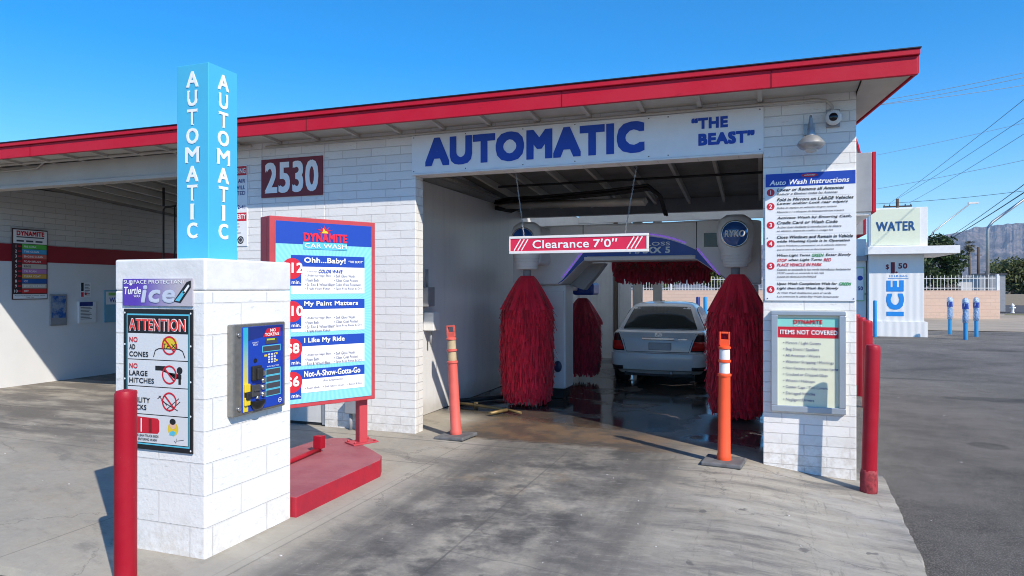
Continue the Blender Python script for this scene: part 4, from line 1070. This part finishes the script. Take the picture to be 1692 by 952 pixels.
for sx in (-1, 1):
    pts = [(.72, 1.0), (1.35, 1.0), (1.35, 1.36), (1.05, 1.36), (.90, 1.30)]; pts2 = [(1.40, 1.0), (2.55, 1.0), (2.30, 1.30), (2.05, 1.37), (1.40, 1.37)]
    for pp in (pts, pts2):
        mb = MB(); xw = lambda z: sx*(interp(CAB, z)[2] + .004)
        a = [mb.bm.verts.new((xw(z), y, z)) for y, z in pp]; mb._f(a if sx > 0 else a[::-1])
        w = mb.build('side_window', GLASS, K); so = w.modifiers.new('solid', 'SOLIDIFY'); so.thickness = .008; so.offset = 1
    lamp = patch('tail_lamp', [(sx*.575, sx*.828, .615), (sx*.60, sx*.827, .70), (sx*.635, sx*.823, .80), (sx*.675, sx*.815, .89), (sx*.70, sx*.80, .935)], mat('tail_lamp_plastic', (.05, .018, .022), .12, var=.2), .010, K)
    patch('red_lens', [(sx*.59, sx*.822, .64), (sx*.645, sx*.816, .79)], mat('red_lens', (.75, .02, .02), .2, var=.1), .020, lamp)
    patch('bumper_corner', [(sx*.60, sx*.80, .29), (sx*.60, sx*.828, .35)], BLKP, .012, K, BUM)
    for y in (.78, 3.25):
        wh = MB().lathe([(.20, -.095), (.285, -.09), (.295, -.06), (.295, .06), (.285, .09), (.20, .095)], (sx*.70, y, .293), 28, axis='x').build('wheel', DARK, K, smooth=True)
        MB().lathe([(.19, sx*.097), (.17, sx*.085), (.05, sx*.09)], (sx*.70, y, .293), 24, axis='x').build('rim', CHROME, wh)
        mb = MB(); mb.lathe([(.335, sx*.10), (.335, sx*.137)], (sx*.70, y, .293), 28, axis='x'); mb.build('wheel_arch', BLKP, K)
# trunk details
for sx in (-1, 1):
    patch('trunk_seam', [(sx*.540, sx*.548, .60), (sx*.60, sx*.608, .80), (sx*.66, sx*.668, .93)], BLKP, .003, K, LOW, 2)
patch('trunk_seam', [(-.55, .55, .600), (-.55, .55, .609)], BLKP, .003, K, LOW, 20)
MB().box(-.265, .30, .060, .10, .815, .86).build('trunk_handle', CHROME, K, bevel=.008)
MB().box(-.15, .25, .055, .09, .635, .77).build('license_plate_recess', mat('plate_recess', (.36, .41, .47), .35, .2), K, bevel=.012)
mb = MB(); mb.ring(.02, .91, .036, .044, .096, sx=1.4); mb.ring(.02, .918, .016, .022, .094, sx=2.0); mb.ring(.02, .912, .024, .030, .095, sx=.6)
mb.build('emblem', CHROME, K)
MB().box(.36, .52, .085, .10, .82, .842).build('badge', CHROME, K)
MB().tube([(.25, .15, .24), (.25, .02, .245)], .025).build('exhaust', GREYP, K)
MB().box(-.6, .6, .2, 3.9, .16, .30).build('underbody', BLKP, K)
MB().box(-.06, .0, 1.0, 1.15, 1.487, 1.50).build('roof_antenna', BLKP, K)

# ------------------------------------------------------------------ left bay fittings
LX = -12.393
s = thing('wash_menu_sign', 'ten row coloured wash selector sign on left bay wall', 'sign', (LX, 8.424, 1.545), R(90))
Wd, Hh = .637, 1.262
MB().box(0, Wd, -.015, 0, 0, Hh).build('sign_panel', mat('dark_sign_panel', (.06, .02, .022), .5, var=.1), s)
L = Lettering(-.020); L.shape(SIGNW).sheet(.015, Wd-.015, 1.0, Hh-.02, -.0165); L.shape(SIGNW).sheet(.015, Wd-.015, .015, .095, -.0165)
L.add('DYNAMITE', .07, 1.14, .50, .085, REDP, .055); L.shape(DGREY).sheet(.07, .57, 1.105, 1.125, -.018)
for k in range(3): L.shape(DGREY).sheet(.07+k*.17, .20+k*.17, 1.03, 1.06, -.018)
cols = [(.10, .50, .06), (.06, .35, .62), (.62, .13, .10), (.45, .02, .03), (.55, .50, .42), (.52, .22, .48), (.62, .35, .06), (.02, .10, .35), (.55, .53, .46), (.62, .03, .03)]
names = ['PRE SOAK', 'TIRE CLEAN', 'ENGINE CLEAN', 'FOAM BRUSH', 'RINSE', 'TRI FOAM', 'CLEAR COAT', 'ICE', 'SPOT FREE RINSE', 'OFF']
for k in range(10):
    z1 = .99 - k*.0885
    L.shape(mat('row_colour_%s' % names[k].lower().replace(' ', '_'), cols[k], .5, var=0)).sheet(.17, Wd-.02, z1-.082, z1, -.0165)
    L.add(str(k+1), .06, z1-.068, None, .052, PRINTW, .02, align='c'); L.shape(REDP).sheet(.095, .155, z1-.055, z1-.03, -.018)
    L.add(names[k], .20, z1-.06, None, .035, PRINTW if k != 4 else BLACK, .015)
L.add('Please Pull Forward to Detail Vehicle', .04, .06, .55, .02, BLACK, .01); L.add('Thank You!', .24, .03, .14, .02, BLACK, .01)
L.build('lettering', s)
s = thing('poster_case', 'framed blue poster on left bay wall below the selector sign', 'poster', (LX, 9.108, 1.05), R(90))
MB().box(0, .325, -.03, 0, 0, .58).build('frame', GALV, s, bevel=.004)
g = NT('blue_poster'); g.col(g.mix(g.sm(g.noise(7, 4, .6), .4, .62), (.02, .10, .34), (.30, .36, .42))); g.rough(.25)
MB().sheet(.025, .30, .14, .555, -.0325).build('print', g.m, s); MB().sheet(.025, .30, .02, .13, -.0325).build('lower_print', GREYP, s)
s = thing('small_notice', 'small black and red rules notice above the white notice', 'notice', (LX, 9.73, 1.57), R(90))
MB().box(0, .215, -.006, 0, 0, .29).build('sheet', SIGNW, s)
L = Lettering(-.009); L.shape(BLACK).sheet(.005, .06, .12, .285, -.0075); L.shape(REDP).sheet(.005, .06, .01, .10, -.0075)
for k in range(8): L.shape(DGREY).sheet(.08, .18 + .02*math.sin(k*2.2), .25-k*.03, .26-k*.03, -.009)
L.shape(REDP).disc(.10, .07, .025, -.0095, 14); L.build('lettering', s)
s = thing('white_notice', 'white notice with blue heading in a white case on left bay wall', 'notice', (LX, 9.66, 1.07), R(90))
MB().box(0, .37, -.05, 0, 0, .42).build('case', WHITE, s, bevel=.006)
L = Lettering(-.054); L.shape(NAVY).sheet(.01, .29, .33, .41, -.052)
for k in range(9): L.shape(DGREY).sheet(.03, .24 + .03*math.sin(k*1.7), .30-k*.028, .31-k*.028, -.053)
L.build('lettering', s)
s = thing('water_poster', 'blue and green water poster half hidden behind the pillar', 'poster', (LX, 10.24, 1.06), R(90))
MB().box(0, .62, -.02, 0, 0, .65).build('frame', mat('pale_blue_poster', (.18, .42, .56), .4, var=.15, vs=6), s)
L = Lettering(-.024); L.shape(SIGNW).sheet(.02, .60, .36, .62, -.0215); L.shape(mat('leaf_green_print', (.22, .5, .1), .5, var=0)).sheet(.08, .5, .54, .60, -.0225)
L.add('WATER', .10, .40, .42, .10, BLUE, .03); L.build('lettering', s)
s = thing('spray_wand_boom', 'thin dark spray boom pole standing in the left bay', 'spray boom', (-9.53, 9.0, 0))
MB().tube([(0, 0, .8), (0, 0, 3.08), (.04, 0, 3.12), (.22, .04, 3.14)], .016).build('pole', DARK, s)
MB().cyl((0, 0, 3.14), (0, 0, dz(9)-.12), .02).build('ceiling_mount', DARK, s)
MB().tube([(.2, .04, 3.13), (.25, .0, 2.4), (.2, -.05, 1.6), (0.02, 0, .9)], .012).build('hose', DARK, s)

# ------------------------------------------------------------------ kiosk and the yard on the right
s = thing('water_ice_kiosk', 'white vending kiosk lettered WATER and ICE with flat canopy', 'kiosk', (0, 30.9, -.13))
CORR = NT('white_ribbed_cladding'); x, y, z = CORR.xyz()
wv = CORR.n('ShaderNodeTexWave'); wv.inputs['Scale'].default_value = 2.6*3; CORR.t.links.new(CORR.comb(x + y, 0.), wv.inputs['Vector'])
CORR.col((.76, .77, .77)); CORR.rough(.5); CORR.bump(Vl(CORR.t, wv.outputs['Fac']), .35, .012)
KW = mat('kiosk_white', (.80, .80, .79), .5, var=.06)
MB().box(4.13, 6.06, 0, 3.4, .56, 3.22).build('wall', CORR.m, s)
MB().box(4.08, 6.18, -.06, 3.5, -.05, .556).build('base', CORR.m, s)
MB().box(4.02, 7.16, -.52, 3.6, 3.223, 3.52).build('canopy', KW, s, bevel=.01)
MB().box(4.10, 6.12, -.30, .35, 3.523, 5.05).build('sign_cabinet', KW, s, bevel=.01)
MB().box(4.15, 5.86, -.315, -.302, 3.58, 5.0).build('sign_face', mat('backlit_cream_acrylic', (.72, .76, .60), .4, var=.04), s)
L = Lettering(-.325); L.add('WATER', 4.33, 4.14, 1.36, .37, mat('water_blue', (.01, .075, .23), .5, var=0), .035); L.build('lettering', s)
L = Lettering(-.008)
L.add('$', 4.72, 2.62, .12, .22, mat('price_maroon', (.18, .01, .03), .5, var=0), .03); L.add('1', 4.90, 2.48, .14, .44, _M['price_maroon'], .06); L.add('.', 5.06, 2.48, .08, .07, _M['price_maroon'], .05); L.add('50', 5.16, 2.66, .32, .22, _M['price_maroon'], .05)
ICEB = mat('ice_blue', (.01, .24, .70), .5, var=0)
L.add('10 LB BAG', 4.86, 2.33, .62, .08, ICEB, .01); L.shape(ICEB).sheet(4.80, 5.52, 2.27, 2.285, -.008)
L.add('ICE', 5.36, .78, 1.42, .62, ICEB, .075, vert=True)
L.build('lettering', s)
MB().box(3.70, 4.08, .5, 3.3, -.05, 3.9).build('side_annex', KW, s)
MB().box(3.62, 4.10, .30, .49, 3.0, 3.2).box(3.66, 4.09, .46, .50, 1.6, 1.7).build('ledge', GREYP, s)
o = MB().box(3.62, 4.02, .455, .49, 1.35, 2.75).build('side_notice', mat('green_notice_frame', (.40, .62, .35), .5), s)
L = Lettering(.45); L.shape(SIGNW).sheet(3.66, 3.98, 1.40, 2.70, .4525); L.shape(BLUE).disc(3.86, 2.30, .10, .45); L.add('50', 3.78, 1.8, .18, .16, NAVY, .04); L.build('lettering', o)
t = thing('bollard', 'tall bright blue bollard at left front corner of the kiosk', 'bollard', (4.27, 30.4, -.13))
PB2 = mat('bright_blue_paint', (.02, .26, .58), .45, var=.12)
MB().lathe([(.07, -.05), (.07, 1.36), (.055, 1.40), (.01, 1.41)], n=18).build('post', PB2, t, smooth=True)
g = NT('crinkled_plastic_wrap'); tr = g.n('ShaderNodeBsdfTransparent'); tr.inputs[0].default_value = (.85, .92, 1, 1); mx = g.n('ShaderNodeMixShader')
f = g.sm(g.noise(11, 6, .75), .40, .60, .25, .85); g.t.links.new(f.k, mx.inputs[0]); g.t.links.new(tr.outputs[0], mx.inputs[1]); g.t.links.new(g.b.outputs[0], mx.inputs[2]); g.t.links.new(mx.outputs[0], g.t.nodes['Material Output'].inputs[0])
g.col((.50, .66, .86)); g.rough(.18); g.bump(g.noise(24, 5), 1., .02); PLAS = g.m
def wrapped(x, y, lb, inv=False):
    t = thing('wrapped_post', lb, 'post', (x, y, -.13), 0, 'blue posts wrapped in plastic beside the kiosk')
    MB().lathe([(.075, -.05), (.075, 1.42), (.06, 1.46), (.01, 1.47)], n=18).build('post', PB2, t, smooth=True)
    MB().lathe([(.088, .60), (.102, .8), (.090, 1.0), (.105, 1.2), (.098, 1.45), (.04, 1.53)], n=22, fold=lambda a, h: 1 + .12*math.sin(a*5+h*21) + .1*math.sin(a*9-h*13+x)).build('plastic_wrap', PLAS, t)
    MB().lathe([(.112, 1.12), (.113, 1.32)], n=18, caps=False, fold=lambda a, h: 1 + .05*math.sin(a*4)).build('blue_print_band', mat('deep_blue_wrap', (.02, .06, .40), .35, var=.4, vs=18), t)
wrapped(7.45, 33.2, 'blue post in clear plastic, left one nearest the pink wall gate')
wrapped(7.19, 29.8, 'blue post in clear plastic, middle one standing nearest the camera')
wrapped(8.06, 31.9, 'blue post in clear plastic, right one of the three')

for (x, y, m, lb) in ((-2.95, 36, NAVY, 'dark navy post seen through the bay exit behind the sedan'), (-2.62, 36.4, PB2, 'light blue post seen through the bay exit behind the sedan'), (-2.0, 36.8, NAVY, 'navy post at the right edge of the bay exit view')):
    t = thing('bollard', lb, 'bollard', (x, y, -.13)); MB().lathe([(.1, -.05), (.1, 1.4), (.08, 1.45), (.01, 1.46)], n=14).build('post', m, t, smooth=True)
# pink block wall with white picket fence
PINK = block_mat('salmon_block', .5, .22, c1=(.72, .51, .39), c2=(.68, .48, .37), mort=(.62, .44, .34), ms=.006, dirt=.3)
MB_ = MB().box(-22, 14.0, 50.4, 50.62, -.2, 1.62)
o = tag(MB_.build('block_wall', PINK, None), 'long salmon pink block wall beyond the kiosk', 'wall')
MB().box(6.2, 9.6, 50.35, 50.395, -.1, 1.3).build('grey_gate_panel', GREYP, o)
s = thing('picket_fence', 'white metal picket fence on top of the pink wall', 'fence', (0, 50.5, 1.63))
mb = MB()
for k in range(150):
    x = -15.5 + k*.198
    mb.box(x-.013, x+.013, -.013, .013, 0, .92 + (.0 if k % 2 else .06))
mb.build('pickets', WHITE, s)['kind'] = 'stuff'
MB().box(-15.6, 14.0, -.025, .025, .12, .16).box(-15.6, 14.0, -.025, .025, .74, .78).build('rails', WHITE, s)
for x in (-6, 4, 9.5, 13.9): MB().box(x-.06, x+.06, -.06, .06, 0, 1.0).build('post', WHITE, s)
s = thing('fire_hydrant', 'small grey white fire hydrant on grass verge beside road', 'hydrant', (18.2, 62.6, -.13))
MB().lathe([(.14, 0), (.14, .05), (.10, .06), (.10, .5), (.13, .52), (.12, .62), (.05, .70), (.02, .74)], n=14).build('barrel', KW, s, smooth=True)
MB().cyl((-.2, 0, .4), (.2, 0, .4), .05).cyl((0, -.2, .38), (0, 0, .38), .06).build('outlets', KW, s)

# far houses, poles, lights
TAN = mat('tan_stucco', (.40, .33, .25), .9, var=.1)
s = thing('house', 'low tan house with dark windows across the road', 'house', (28, 104, -.13), R(-12))
MB().box(0, 14, 0, 8, 0, 2.7).build('wall', TAN, s); MB().prism([(-.4, 2.72), (14.4, 2.72), (13, 3.9), (1, 3.9)], -.4, 8.4).build('roof', mat('grey_roof', (.2, .19, .18), .9), s)
for u in (2, 6.5, 10): MB().box(u, u+1.5, -.03, -.001, .9, 2.0).build('window', DARK, s)
MB().box(4.5, 5.4, -.03, -.001, 0, 2.0).build('door', BEIGE, s)
s = thing('garden_wall', 'low tan wall beyond the road under the trees', 'wall', (24.0, 92, -.13), R(-10))
MB().box(0, 7, 0, .2, 0, 1.25).build('panel', TAN, s); MB().box(-.2, .2, -.1, .3, 0, 1.5).build('pier', TAN, s)
s = thing('white_house', 'white flat roofed house behind the picket fence', 'house', (8.0, 75, -.13))
MB().box(0, 11, 0, 8, 0, 2.9).build('wall', mat('white_stucco', (.62, .60, .57), .9, var=.1), s); MB().box(-.3, 11.3, -.3, 8.3, 2.903, 3.1).build('roof', GREYP, s)
for u in (1.5, 5, 8.5): MB().box(u, u+1.2, -.03, -.001, .9, 2.1).build('window', DARK, s)
s = thing('grey_shed', 'grey shed with flat top beside the street light', 'shed', (16.9, 66, -.13))
MB().box(0, 1.8, 0, 2, 0, 3.0).build('wall', GREYP, s); MB().box(-.1, 1.9, -.1, 2.1, 3.003, 3.1).build('roof', DGREY, s)

s = thing('street_light', 'tall galvanised street light with arm curving to the right', 'street light', (16.18, 61.09, -.13))
MB().tube([(0, 0, 0), (0, 0, 6.2), (.06, .02, 6.5), (.34, .13, 6.9), (2.58, .93, 8.6), (4.6, 1.6, 10.0)], [.13, .11, .11, .10, .09, .07], 12).build('pole', GALV, s)
MB().box(4.5, 5.3, 1.5, 1.8, 9.95, 10.12).build('lamp_head', GREYP, s)
s = thing('street_light', 'distant street light with thin arm rising behind kiosk', 'street light', (13.9, 68.8, -.13))
MB().tube([(0, 0, 0), (0, 0, 6.2), (.3, .1, 6.8), (3.3, 1.15, 9.25)], [.08, .07, .06, .05], 8).build('pole', GALV, s)
MB().box(3.2, 3.95, 1.1, 1.4, 9.25, 9.40).build('lamp_head', WHITE, s)
WOODP = mat('weathered_pole', (.09, .065, .05), .9, var=.3)
s = thing('utility_pole', 'brown utility pole with crossarm rising behind WATER sign', 'utility pole', (13.15, 79.13, -.13))
MB().cyl((0, 0, 0), (0, 0, 11.0), .19, .14).build('pole', WOODP, s)
MB().box(-1.3, 1.3, -.06, .06, 10.15, 10.29).build('crossarm', WOODP, s)
for u in (-1.2, -.7, .7, 1.2): MB().lathe([(.05, 10.29), (.06, 10.4), (.03, 10.46)], (u, 0, 0), 8).build('insulator', DGREY, s)
s = thing('utility_pole', 'bare dark pole standing between palm and street light', 'utility pole', (26.85, 105.3, -.13))
MB().cyl((0, 0, 0), (0, 0, 7.3), .2, .15).build('pole', WOODP, s); MB().box(-.4, .4, -.05, .05, 6.2, 6.3).build('crossarm', WOODP, s)

def wire(label, a, b, r, m, sag=.3):
    a, b = Vector(a), Vector(b); d = (b - a); b2 = b + d*.35; a2 = a - d*.0
    pts = []
    for k in range(15):
        f = k/14; p = a2*(1-f) + b2*f; p.z -= sag*4*f*(1-f); pts.append(p)
    tag(MB().tube(pts, r, 5).build('power_line', m), label, 'power line', 'overhead wires on the right')
WIRED = mat('dark_wire', (.03, .03, .032), .6, var=0); WIREL = mat('bright_wire', (.45, .43, .42), .5, var=0)
wire('pale thin wire, topmost of three running level near the roof corner', (5.0, 36.1, 10.5), (9.99, 33.03, 10.5), .012, WIREL, .1)
wire('pale thin wire, middle of three running level near the roof corner', (5.0, 36.9, 10.5), (10.22, 33.78, 10.5), .012, WIREL, .1)
wire('pale thin wire, lowest of three running level near the roof corner', (4.6, 36.9, 10.5), (10.61, 35.07, 10.5), .012, WIREL, .1)
wire('dark wire climbing steeply from crossarm, uppermost of three', (12.4, 79.1, 10.4), (11.31, 37.39, 10.5), .013, WIRED, .2)
wire('dark wire climbing steeply from crossarm, middle of three', (13.2, 79.1, 10.9), (12.53, 41.43, 10.5), .013, WIRED, .2)
wire('dark wire climbing steeply from crossarm, lowest of three', (14.2, 79.1, 10.4), (13.83, 45.73, 10.5), .013, WIRED, .2)
wire('faint pale wire crossing mid sky beside the red awning', (6.5, 51.3, 10.5), (13.03, 43.08, 10.5), .010, WIREL, .1)
wire('pale wire crossing lower sky above the kiosk sign', (8.5, 69.3, 10.5), (16.73, 55.3, 10.5), .015, WIREL, .15)
wire('dark wire running almost level just over the WATER sign', (11.32, 79.76, 10.5), (21.79, 72.06, 10.5), .02, WIRED, .25)
wire('thick dark cable falling toward the far tree, lower of two', (33.57, 157.23, 10.5), (22.06, 72.94, 10.5), .05, WIRED, .3)
wire('dark cable falling toward the far tree, upper of two', (33.0, 152, 10.9), (21.2, 70.5, 10.8), .035, WIRED, .3)

# ------------------------------------------------------------------ vegetation
def leaf_mat(name, c):
    g = NT(name); oi = g.n('ShaderNodeNewGeometry')
    f = Vl(g.t, oi.outputs['Random Per Island'])
    q = g.mix(f, tuple(v*.55 for v in c), tuple(v*1.5 for v in c)); g.col(q); g.rough(.6)
    tr = g.n('ShaderNodeBsdfTranslucent'); g.t.links.new(q, tr.inputs[0]); mx = g.n('ShaderNodeMixShader'); mx.inputs[0].default_value = .25
    g.t.links.new(g.b.outputs[0], mx.inputs[1]); g.t.links.new(tr.outputs[0], mx.inputs[2]); g.t.links.new(mx.outputs[0], g.t.nodes['Material Output'].inputs[0])
    return g.m
BARK = mat('grey_bark', (.13, .10, .08), .9, var=.4, vs=5)
def tree(name, label, x, y, z, h, rad, m, leaf, n, trunk=.16, zc=.62, flat=.75, group=None, seed=1):
    rnd = random.Random(seed)
    t = thing(name, label, 'tree', (x, y, z), 0, group)
    mb = MB(); mb.tube([(0, 0, -.1), (.05, 0, h*.25), (-.03, .05, h*.5), (.05, 0, h*.8)], [trunk, trunk*.8, trunk*.6, trunk*.2], 8)
    cl = []
    for k in range(22):
        a = rnd.uniform(0, 6.28); rr = rad*rnd.random()**.5*.8; zz = h*(zc + (rnd.random()-.5)*.62*flat)
        f = 1 - .45*abs((zz/h - zc)/.4)
        p = Vector((rr*f*math.cos(a), rr*f*math.sin(a), zz)); cl.append((p, rad*rnd.uniform(.22, .42)))
        if k < 9: mb.tube([(0, 0, h*rnd.uniform(.2, .45)), (p.x*.5, p.y*.5, p.z*.78), tuple(p)], [trunk*.4, trunk*.28, trunk*.1], 6)
    mb.build('trunk', BARK, t)
    mb = MB()
    for i in range(n):
        p, r = rnd.choice(cl); d = Vector((rnd.gauss(0, 1), rnd.gauss(0, 1), rnd.gauss(0, .8))).normalized()*r*rnd.random()**.4
        c = p + d; u = Vector((rnd.gauss(0, 1), rnd.gauss(0, 1), rnd.gauss(0, 1))).normalized(); v = u.cross(Vector((rnd.gauss(0, 1), rnd.gauss(0, 1), rnd.gauss(0, 1)))).normalized()
        s1, s2 = leaf*rnd.uniform(.6, 1.4), leaf*rnd.uniform(.3, .6)
        mb.quad(c-u*s1, c-v*s2, c+u*s1, c+v*s2)
    mb.build('crown', m, t)
    return t
G1 = leaf_mat('dark_green_leaves', (.035, .065, .018)); G2 = leaf_mat('olive_leaves', (.115, .130, .045)); G3 = leaf_mat('yellow_green_leaves', (.13, .16, .04))
tree('shade_tree', 'dense dark green tree right behind the kiosk', 11.2, 57, -.13, 5.9, 2.5, G1, .15, 6500, seed=3)
tree('mesquite_tree', 'wide olive tree across the road, left of the pair', 28.8, 98, -.13, 5.2, 4.2, G2, .24, 6000, zc=.66, flat=.7, seed=5)
tree('mesquite_tree', 'wide olive tree across the road at right edge', 33.5, 97, -.13, 5.4, 4.5, G2, .24, 6000, zc=.66, flat=.7, seed=6)
tree('fence_shrub', 'small dark bush showing over the fence below the palm', 18.5, 82, -.13, 3.0, 2.2, G1, .16, 2000, zc=.55, seed=8)
tree('fence_shrub', 'pale shrub spilling over the picket fence beside kiosk', 12.0, 55, -.13, 2.5, 1.3, leaf_mat('greyish_leaves', (.12, .10, .09)), .10, 1800, zc=.55, seed=9)
tree('yard_tree', 'sunlit yellow green tree seen through the bay exit', -3.2, 56, -.13, 6.0, 2.6, G3, .18, 4000, seed=11)
tree('yard_tree', 'pale green tree seen beyond the bay on the left', -8.5, 58, -.13, 6.0, 3.0, G3, .18, 3500, seed=12)
t = thing('palm_tree', 'tall thin fan palm in front of the mountains', 'tree', (42.8, 174.8, -.13))
MB().tube([(0, 0, 0), (.2, 0, 4), (.1, 0, 8), (0, 0, 11.2)], [.32, .28, .25, .25], 8).build('trunk', BARK, t)
mb = MB(); rnd = random.Random(4)
for k in range(90):
    a = rnd.uniform(0, 6.28); e = rnd.uniform(-1.2, 1.1); d = Vector((math.cos(a)*math.cos(e), math.sin(a)*math.cos(e), math.sin(e))); sd = d.cross(Vector((0, 0, 1))).normalized()
    ln = rnd.uniform(1.0, 1.6); p0 = Vector((0, 0, 11.3)); q = p0 + d*ln
    for j in range(5):
        w = (j-2)*.22; r_ = q + sd*w + Vector((0, 0, -.25 - abs(w)*.3)); mb.quad(p0 + d*ln*.45 - sd*.03, p0 + d*ln*.45 + sd*.03, r_ + sd*.05, r_ - sd*.05)
mb.build('crown', leaf_mat('palm_leaves', (.10, .10, .05)), t)

# ------------------------------------------------------------------ mountains
def mountains():
    mb = MB(); na, nd = 620, 110
    th0 = R(19.8); V = []
    for i in range(na+1):
        al = R(-16 + 58*i/na)                       # bearing from +y towards +x
        hgt = []; pos_ = []
        for j in range(nd+1):
            f = j/nd; d = 4600 + 4400*f
            x, y = d*math.sin(al), d*math.cos(al)
            p = Vector((x, y, 0))*.0011
            rid = 0; amp = 1; fr = 1
            for k in range(7):
                rid += amp*(1 - abs(mnoise.noise(p*fr + Vector((3.1*k, 7.7, 1.3))))*2); amp *= .56; fr *= 2.05
            hgt.append((f*1.05)**1.15 * max(.05, .62 + .38*rid/1.6) if f < .95 else .9); pos_.append((x, y, d))
        tgt = (.060 + .018*math.exp(-((al - R(17.2))/R(5))**2) + .003*mnoise.noise((al*14, 0, 3)) + .0026*mnoise.noise((al*55, 0, 5)) + .0014*mnoise.noise((al*160, 0, 5))) * max(.02, min(1, (al + R(16))/R(12)))
        mxa = max(max(hh_, .01)/p_[2] for hh_, p_ in zip(hgt, pos_))
        row = [mb.bm.verts.new((p_[0], p_[1], -6 + hh_*tgt/mxa)) for hh_, p_ in zip(hgt, pos_)]
        V.append(row)
    for i in range(na):
        for j in range(nd): mb._f([V[i][j], V[i+1][j], V[i+1][j+1], V[i][j+1]], smooth=False)
    g = NT('desert_mountain_rock')
    f = g.sm(g.noise(.007, 10, .72), .40, .60)
    geo = g.n('ShaderNodeNewGeometry'); sp = g.n('ShaderNodeSeparateXYZ'); g.t.links.new(geo.outputs['Normal'], sp.inputs[0])
    c = g.mix(f, (.045, .036, .036), (.19, .155, .135))
    c = g.mix(g.sm(g.noise(.018, 8, .75), .55, .63) * .75, c, (.25, .21, .19))
    c = g.mix(g.sm(g.noise(.03, 8, .75), .5, .60) * .6, c, (.045, .048, .038))
    g.col(c); g.rough(.95)
    return struct(mb.build('mountains', g.m))
mountains()

# ------------------------------------------------------------------ desert air
HZ = bpy.data.materials.new('haze_air'); HZ.use_nodes = True; nt = HZ.node_tree
nt.nodes.remove(nt.nodes['Principled BSDF']); pv = nt.nodes.new('ShaderNodeVolumePrincipled')
pv.inputs['Color'].default_value = (.60, .76, 1.0, 1); pv.inputs['Density'].default_value = 6.5e-5; pv.inputs['Anisotropy'].default_value = .1
nt.links.new(pv.outputs[0], nt.nodes['Material Output'].inputs['Volume'])
hz = MB().box(-9500, 9500, -9500, 9500, -8, 1000).build('haze', HZ); hz['kind'] = 'stuff'
